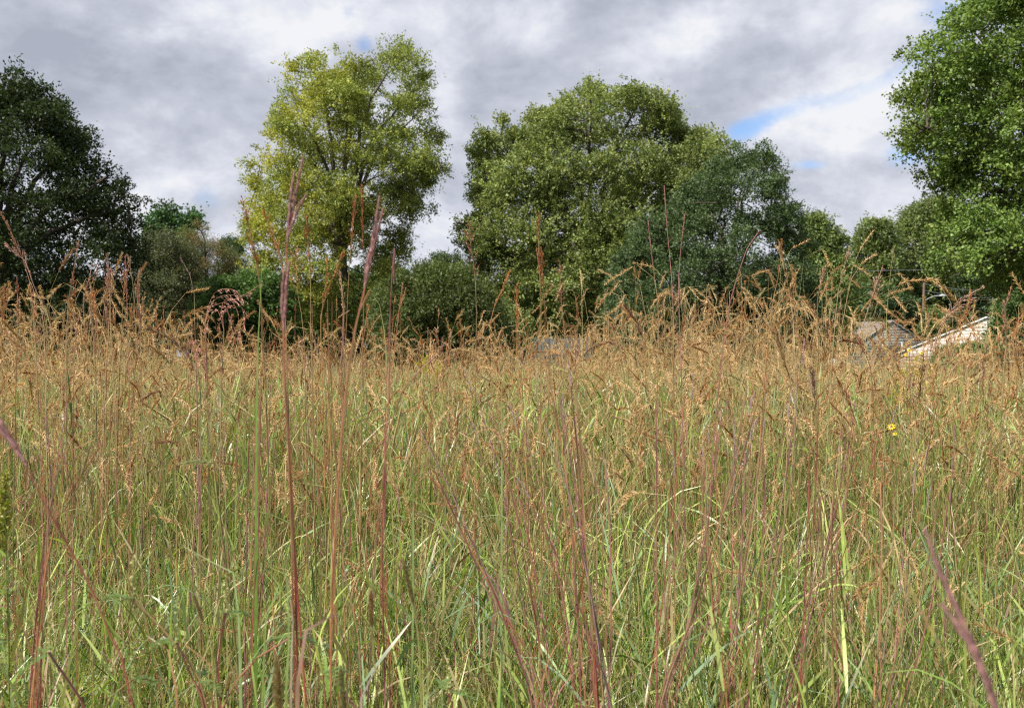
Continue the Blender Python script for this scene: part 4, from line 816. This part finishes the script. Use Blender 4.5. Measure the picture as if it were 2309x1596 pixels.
# --- rusty plumes that stand up against the trees
PL = [([(600, 900), (592, 760), (588, 650), (568, 540), (545, 442)], 2.6, .22, RUST, 'leftmost rust plume against the yellow green tree, bending left'),
      ([(650, 900), (645, 760), (640, 610), (620, 540), (594, 474)], 2.7, .18, RUST2, 'rust plume just left of the tallest bluestem spike, bending left'),
      ([(705, 900), (700, 720), (700, 620), (695, 550), (690, 486)], 3.0, .18, RUST, 'straight rust plume right of the tallest bluestem spike'),
      ([(770, 1000), (780, 760), (788, 600), (795, 520), (802, 436)], 2.8, .19, RUST, 'narrow rust plume left of the leaning purple spike'),
      ([(815, 1000), (818, 760), (822, 640), (818, 520), (815, 418)], 2.9, .20, RUST, 'tall dark rust plume crossing behind the leaning purple spike'),
      ([(735, 900), (728, 800), (722, 720), (745, 640), (775, 570)], 3.1, .18, RUST2, 'orange plume spreading right under the yellow green tree'),
      ([(728, 900), (724, 790), (725, 700), (735, 640), (738, 580)], 3.2, .16, RUST2, 'upright orange plume next to the right spreading orange one'),
      ([(760, 900), (770, 800), (775, 720), (772, 660), (766, 612)], 3.0, .13, arr(.5, .33, .2), 'pale tan plume between the orange plumes and the leaning spike'),
      ([(690, 1000), (688, 860), (684, 740), (670, 650), (668, 560)], 3.1, .16, RUST2, 'open orange plume low behind the tallest bluestem spike'),
      ([(1220, 1100), (1218, 800), (1218, 640), (1214, 560), (1216, 476)], 2.9, .20, RUST, 'tall narrow rust plume standing alone before the maple'),
      ([(1228, 1100), (1240, 800), (1228, 690), (1224, 620), (1220, 560)], 3.1, .14, RUST, 'shorter dark plume beside the lone plume before the maple'),
      ([(1072, 900), (1074, 700), (1070, 610), (1062, 560), (1058, 502)], 3.4, .2, arr(.36, .15, .09), 'loose red plume over the rounded thicket beside the maple'),
      ([(1130, 950), (1110, 800), (1105, 720), (1130, 660), (1150, 610)], 3.4, .15, RUST2, 'orange plume bending right at the lower left of the maple'),
      ([(1180, 950), (1165, 800), (1165, 720), (1165, 680), (1166, 640)], 3.4, .13, RUST2, 'short upright orange plume under the maple'),
      ([(1260, 950), (1275, 800), (1268, 700), (1265, 650), (1262, 590)], 3.6, .16, arr(.34, .15, .10), 'loose brown plume under the middle of the maple'),
      ([(150, 1100), (150, 760), (160, 640), (170, 590), (178, 542)], 2.8, .13, arr(.42, .22, .16), 'slim pinkish spike before the dark oak, left one'),
      ([(165, 1100), (168, 780), (185, 700), (195, 650), (208, 600)], 3.0, .12, arr(.42, .25, .18), 'slim tan spike right of the slim pinkish one before the oak'),
      ([(90, 1000), (75, 700), (60, 610), (35, 545), (2, 480)], 2.8, .18, arr(.40, .22, .14), 'tan plume bowing left at the left edge, higher one'),
      ([(105, 1000), (98, 720), (80, 660), (58, 590), (14, 552)], 2.8, .12, arr(.48, .30, .22), 'pale plume bowing left at the left edge, lower one'),
      ([(35, 900), (38, 790), (40, 720), (40, 670), (38, 630)], 3.4, .14, arr(.32, .12, .08), 'dark red plume low at the left edge'),
      ([(5, 900), (3, 800), (4, 730), (10, 690), (20, 650)], 3.6, .14, ORANGE, 'orange plume cut by the left edge'),
      ([(445, 950), (440, 760), (436, 640), (420, 610), (406, 580)], 3.2, .12, LILAC*.8, 'mauve forked spike before the olive thicket'),
      ([(1520, 1000), (1518, 700), (1512, 600), (1505, 520), (1498, 418)], 3.3, .14, arr(.30, .14, .15), 'tall wispy purple stalk before the bluish elm, tallest there'),
      ([(1540, 1000), (1532, 720), (1530, 640), (1535, 560), (1545, 480)], 3.4, .12, arr(.30, .15, .15), 'wispy purple stalk right of the tallest one before the elm'),
      ([(1480, 1000), (1485, 720), (1478, 640), (1468, 560), (1462, 500)], 3.5, .11, arr(.30, .15, .15), 'wispy purple stalk left of the tallest one before the elm'),
      ([(1610, 1000), (1640, 720), (1665, 620), (1685, 560), (1712, 520)], 3.4, .11, arr(.33, .10, .14), 'purple three fingered stalk leaning right before the elm'),
      ([(1720, 900), (1740, 700), (1752, 640), (1760, 590), (1762, 540)], 3.6, .13, RUST2, 'rust plume at the lower right of the elm'),
      ([(1780, 900), (1790, 760), (1780, 660), (1766, 600), (1756, 545)], 3.5, .15, arr(.42, .28, .15), 'tan plume rising over the rye right of the elm'),
      ([(1870, 900), (1880, 760), (1890, 660), (1902, 610), (1915, 560)], 3.4, .14, arr(.5, .34, .2), 'pale tan plume leaning right, high before the background trees'),
      ([(1840, 900), (1845, 780), (1842, 690), (1850, 640), (1862, 600)], 3.8, .1, arr(.46, .3, .17), 'small tan plume left of the high pale tan plume'),
      ([(1905, 900), (1925, 800), (1950, 720), (1970, 660), (1990, 600)], 3.2, .16, arr(.42, .24, .18), 'one sided mauve tan plume leaning right above the grey roof'),
      ([(1995, 950), (1998, 800), (2000, 700), (2010, 600), (2016, 560)], 3.4, .08, arr(.25, .27, .1), 'thin green stalk rising tall beside the utility pole'),
      ([(2070, 1000), (2095, 820), (2130, 720), (2170, 675), (2215, 648)], 3.0, .17, arr(.42, .24, .17), 'mauve tan plume arching right across the white gable'),
      ([(2095, 1000), (2130, 850), (2160, 740), (2180, 700), (2190, 655)], 3.2, .13, RUST2, 'rust plume upright over the white gable'),
      ([(2255, 1000), (2262, 850), (2270, 760), (2265, 700), (2280, 650)], 3.2, .15, arr(.42, .23, .14), 'rust plume at the far right over the shrub'),
      ([(2300, 1000), (2290, 850), (2285, 760), (2300, 720), (2330, 690)], 3.4, .14, RUST2, 'orange plume bowing out of the right edge'),
      ([(1500, 1000), (1455, 790), (1440, 740), (1425, 710), (1408, 690)], 2.9, .11, arr(.17, .08, .05), 'dark brown plume leaning left under the maple and elm'),
      ([(470, 950), (452, 860), (432, 815), (395, 770), (330, 735)], 2.3, .15, arr(.17, .085, .045), 'dark brown plume bent far over to the left before the oak'),
      ([(1830, 1300), (1815, 1050), (1790, 900), (1765, 800), (1748, 740)], 2.9, .16, arr(.26, .13, .06), 'dark rust plume bending left in the tall rye at the right'),
      ([(1975, 1200), (1968, 900), (1960, 820), (1945, 780), (1900, 765)], 3.0, .12, arr(.27, .09, .05), 'deep red plume hooked left before the grey house'),
      ([(1860, 1300), (1845, 1100), (1842, 980), (1836, 880), (1830, 830)], 2.7, .12, arr(.20, .11, .07), 'dark narrow plume upright below the tall rye at the right'),
      ([(1950, 1100), (1940, 990), (1930, 950), (1912, 900), (1892, 862)], 3.0, .12, arr(.33, .13, .05), 'rust plume leaning left below the grey house'),
      ([(2040, 1300), (2060, 1000), (2070, 920), (2078, 850), (2082, 800)], 3.0, .14, arr(.22, .12, .06), 'dark upright plume right of the yellow flower')]
for p, Y, hl, tone, lab in PL:
    wisp = 'wispy' in lab or 'fingered' in lab or 'slim' in lab or 'forked' in lab; loose = 'loose' in lab or 'open' in lab or 'one sided' in lab or 'arching' in lab
    plume(p, Y, hl, lab, tone, 70 if wisp else 190, .008 if wisp else .0078, .012 if wisp else .05 if loose else .03, .35 if wisp else .95 if loose else .38, droopv=.25 if loose else 0.0,
          c0=arr(.28, .27, .1) if not wisp else arr(.3, .12, .1))
# crowd of rust plumes before the oak
for i in range(16):
    x = U(195, 345); y = U(572, 690); l = U(-.25, .3)
    plume([(x-l*150, 1000), (x-l*110, 850), (x-l*60, 760), (x-l*30, y+70), (x+l*20, y)], U(3.6, 5.0), U(.12, .2), 'rust plume in the dense bunch standing before the right side of the oak', [RUST2, arr(.36, .17, .12), arr(.42, .27, .16)][i % 3], 140, .0095, .04, .5 if i % 3 else .9, r=.002,
          group='plumes bunched before the oak')
# drooping pink plumes
def droop_plume(pts, Y, label, arms, tone=arr(.60, .33, .27)):
    p = px_path(pts, Y); org = p[0].copy(); org[2] = 0; root = tag(empty('reed_grass', org), label, 'grass plant'); stem_mesh(p, .0018, .0009, arr(.22, .28, .12), arr(.32, .16, .1), root, org)
    for a in arms:
        q = smooth_path([p[-1]]+[P(x, y, Y+.03) for x, y in a], 16); m = MB(); m.tubes(q[None], .0006, arr(.38, .17, .1), 3); panicle_on(m, q, .2, 130, .0065, .022, tone, .5, .8); m.build('seed_head', M_seed, root, org)
droop_plume([(497, 1000), (500, 850), (505, 745)], 2.9, 'pink drooping plume of several arms left of the tallest bluestem', [[(500, 690), (520, 672), (548, 700), (552, 740)], [(490, 700), (470, 720), (462, 755)], [(505, 700), (530, 690), (540, 740), (538, 775)], [(498, 705), (505, 690), (520, 720), (520, 770)]], arr(.58, .30, .23))
droop_plume([(470, 950), (466, 800), (462, 730)], 3.0, 'pale pink plume bowing right above the several armed one', [[(470, 690), (490, 655), (530, 655), (550, 690)], [(480, 680), (510, 665), (535, 668), (558, 682)], [(470, 700), (480, 690), (510, 680), (545, 668), (590, 640)]], arr(.60, .36, .27))
droop_plume([(452, 1000), (452, 900), (445, 830)], 2.9, 'bright pink tuft low left of the drooping plumes', [[(440, 790), (430, 775), (422, 800)], [(445, 790), (440, 770), (445, 810), (440, 840)], [(450, 790), (455, 775), (462, 810), (462, 850)]], arr(.62, .30, .25))

# --- goldenrod, yellow daisy, ragweed
def goldenrod(px, py, Y, h, label, leaves=90, flower=True, tone=arr(.62, .47, .03), wid=.07):
    top = P(px, py, Y); org = top.copy(); org[2] = 0; root = tag(empty('goldenrod_plant', org), label, 'flower'); p = smooth_path([org, (org+top)/2+arr(.01, 0, 0), top], 16); stem_mesh(p, .002, .001, arr(.2, .24, .06), arr(.25, .28, .07), root, org)
    m = MB(); n = leaves; f = U(.35, .96, n); pos = np.stack([np.interp(f, np.linspace(0, 1, 16), p[:, i]) for i in range(3)], 1); d = nrm(unit(n)*arr(1, 1, .25)+arr(0, 0, .35)); m.diamonds(pos, d, np.cross(d, arr(0, 0, 1.)), U(.03, .06, n)*(1.2-f*.6), .008, jit(arr(.22, .30, .05), n), .4); m.build('leaf', M_blade, root, org)
    if flower:
        m = MB(); nb = 14
        for i in range(nb):
            f = i/nb; s = top-arr(0, 0, .16)*(1-f); dr = nrm(unit(1)*arr(1, 1, .2)+arr(0, 0, .6))[0]; q = np.array([s, s+dr*wid*(.4+.7*(1-f))*.6+arr(0, 0, .01), s+dr*wid*(.4+.7*(1-f))]); m.tubes(q[None], .0006, arr(.3, .3, .06), 3)
            k = 46; ff = U(.2, 1, k); pos = s+(q[2]-s)*ff[:, None]+rng.normal(size=(k, 3))*.004; m.diamonds(pos, nrm(unit(k)+arr(0, 0, .6)), unit(k), .008, .005, jit(tone, k, .2))
        m.build('flower_head', M_petal, root, org)
goldenrod(10, 1065, 2.1, 1, 'yellowing goldenrod stem with narrow leaves at the left edge', 150, True, arr(.36, .36, .07), .022)
GR = [(2040, 835, 7.5, 'yellow goldenrod patch below the vent pipe of the grey house, left plant'), (2062, 812, 8, 'tallest yellow goldenrod right below the grey house corner'), (2085, 822, 7.6, 'yellow goldenrod between the two houses, right plant of the patch'),
      (2075, 870, 6.5, 'low yellow goldenrod in front of the taller goldenrod patch'), (2030, 880, 6.4, 'lowest yellow goldenrod under the grey house'), (955, 805, 8, 'faint yellow goldenrod below the rounded thicket, left one'), (985, 822, 8.2, 'faint yellow goldenrod below the rounded thicket, right one'),
      (125, 815, 8.5, 'yellow green goldenrod in the rye before the dark oak')]
for px, py, Y, lab in GR: goldenrod(px, py, Y, 1, lab, 60, True, arr(.55, .45, .03), .12)
def daisy(px, py, Y, r, label):
    top = P(px, py, Y); org = top.copy(); org[2] = 0; root = tag(empty('yellow_daisy', org), label, 'flower'); stem_mesh(smooth_path([org, (org+top)/2+arr(.015, 0, 0), top], 14), .0014, .0009, arr(.16, .22, .05), arr(.18, .22, .06), root, org)
    nrml = nrm(arr(-.2, -.75, .6)); u = nrm(np.cross(nrml, arr(0, 0, 1))); v = np.cross(nrml, u)
    for k in range(10):
        a = k*2*np.pi/10+U(-.1, .1); d = u*math.cos(a)+v*math.sin(a); d = nrm(d-nrml*U(-.1, .35)); sd = np.cross(nrml, d); m = MB(); t = np.linspace(0, 1, 6); q = (top+nrml*.002)[None]+d[None]*(r*t)[:, None]-nrml*(.15*r*t**2)[:, None]
        m.ribbons(q[None], np.broadcast_to(sd, (1, 6, 3)), (r*.36*np.sin(np.pi*np.clip(t*.8+.15, 0, 1)))[None], np.broadcast_to(arr(.78, .56, .02), (1, 6, 3))); m.build('petal', M_petal, root, org)
    m = MB(); q = np.array([top-nrml*.003, top+nrml*.002, top+nrml*.005, top+nrml*.007]); m.tubes(q[None], [[r*.1, r*.26, r*.22, r*.04]], arr(.45, .27, .03), 10); m.build('flower_centre', M_petal, root, org, True)
daisy(2010, 962, 3.6, .015, 'yellow daisy alone in the rye at the right, biggest of the yellow flowers')
daisy(2018, 978, 3.7, .009, 'small half open yellow daisy just under the bright one')
for i, (x, y, Y, lab) in enumerate([(2050, 790, 4.5, 'small yellow flower before the grey house vent pipe'), (2043, 800, 4.6, 'tiny yellow flower left of the one at the vent pipe'), (2078, 796, 4.6, 'tiny yellow flower at the corner between the houses')]): daisy(x, y, Y, .010, lab)
def ragweed(stems_, Y, label):
    p0 = P(stems_[0][0][0], stems_[0][0][1], Y); org = p0.copy(); org[2] = 0; root = tag(empty('ragweed_plant', org), label, 'weed')
    for s in stems_:
        p = px_path(s, Y, 18); st = stem_mesh(p, .002, .0012, arr(.30, .08, .07), arr(.32, .12, .08), root, org)
        for q in (10, 14, 17):
            for _ in range(2):
                az = U(0, 2*np.pi); L_ = U(.035, .065); d = nrm(arr(math.cos(az), math.sin(az), U(-.1, .5))); m = MB(); t = np.linspace(0, 1, 6); ax = p[q][None]+d[None]*(L_*t)[:, None]-arr(0, 0, .4)*(L_*t**2)[:, None]
                m.tubes(ax[None], .0006, arr(.18, .24, .06), 3); sd = nrm(np.cross(d, arr(0, 0, 1))); k = 22; f = np.linspace(.12, 1, k); sg = np.where(np.arange(k) % 2, 1, -1)[:, None]
                pos = np.stack([np.interp(f, t, ax[:, i]) for i in range(3)], 1); dd = nrm(d*.75+sd*sg*.9+unit(k)*.15); m.diamonds(pos, dd, np.cross(dd, arr(0, 0, 1.)+.2*unit(k)), L_*.38*np.sin(np.pi*np.clip(f*.75+.2, 0, 1)), .0055, jit(arr(.15, .23, .06), k), .45); m.build('leaf', M_blade, root, org)
        n = 60; m = MB(); f = U(0, 1, n); tp = p[-1][None]+arr(0, 0, .07)*f[:, None]+rng.normal(size=(n, 3))*.0015; m.diamonds(tp, nrm(unit(n)-arr(0, 0, .3)), unit(n), .005, .004, jit(arr(.35, .38, .12), n)); m.build('flower_spike', M_seed, st, org)
ragweed([[(500, 1640), (492, 1530), (495, 1460), (510, 1380)], [(490, 1640), (545, 1520), (610, 1460), (650, 1440)], [(480, 1640), (420, 1480), (350, 1400), (300, 1350)], [(470, 1640), (430, 1520), (400, 1450)]], 1.6, 'green ferny ragweed with red stems in the bottom left')
ragweed([[(210, 1660), (170, 1560), (130, 1500), (110, 1470)], [(220, 1660), (260, 1560), (300, 1530)]], 1.65, 'lower ferny ragweed left of the bigger one in the bottom left')
ragweed([[(740, 1700), (735, 1600), (728, 1520)], [(1070, 1720), (1030, 1620), (1010, 1560)]], 1.9, 'small ragweed spikes poking up at the bottom middle')
# bent straw stalk over the tan foxtail
bluestem([S([(812, 1500), (805, 1420), (770, 1240), (786, 1210)], r=.0014, c0=STRAW, c1=STRAW)], 1.75, 'bare straw stalk slanting above the tan foxtail head', name='straw_stalk')
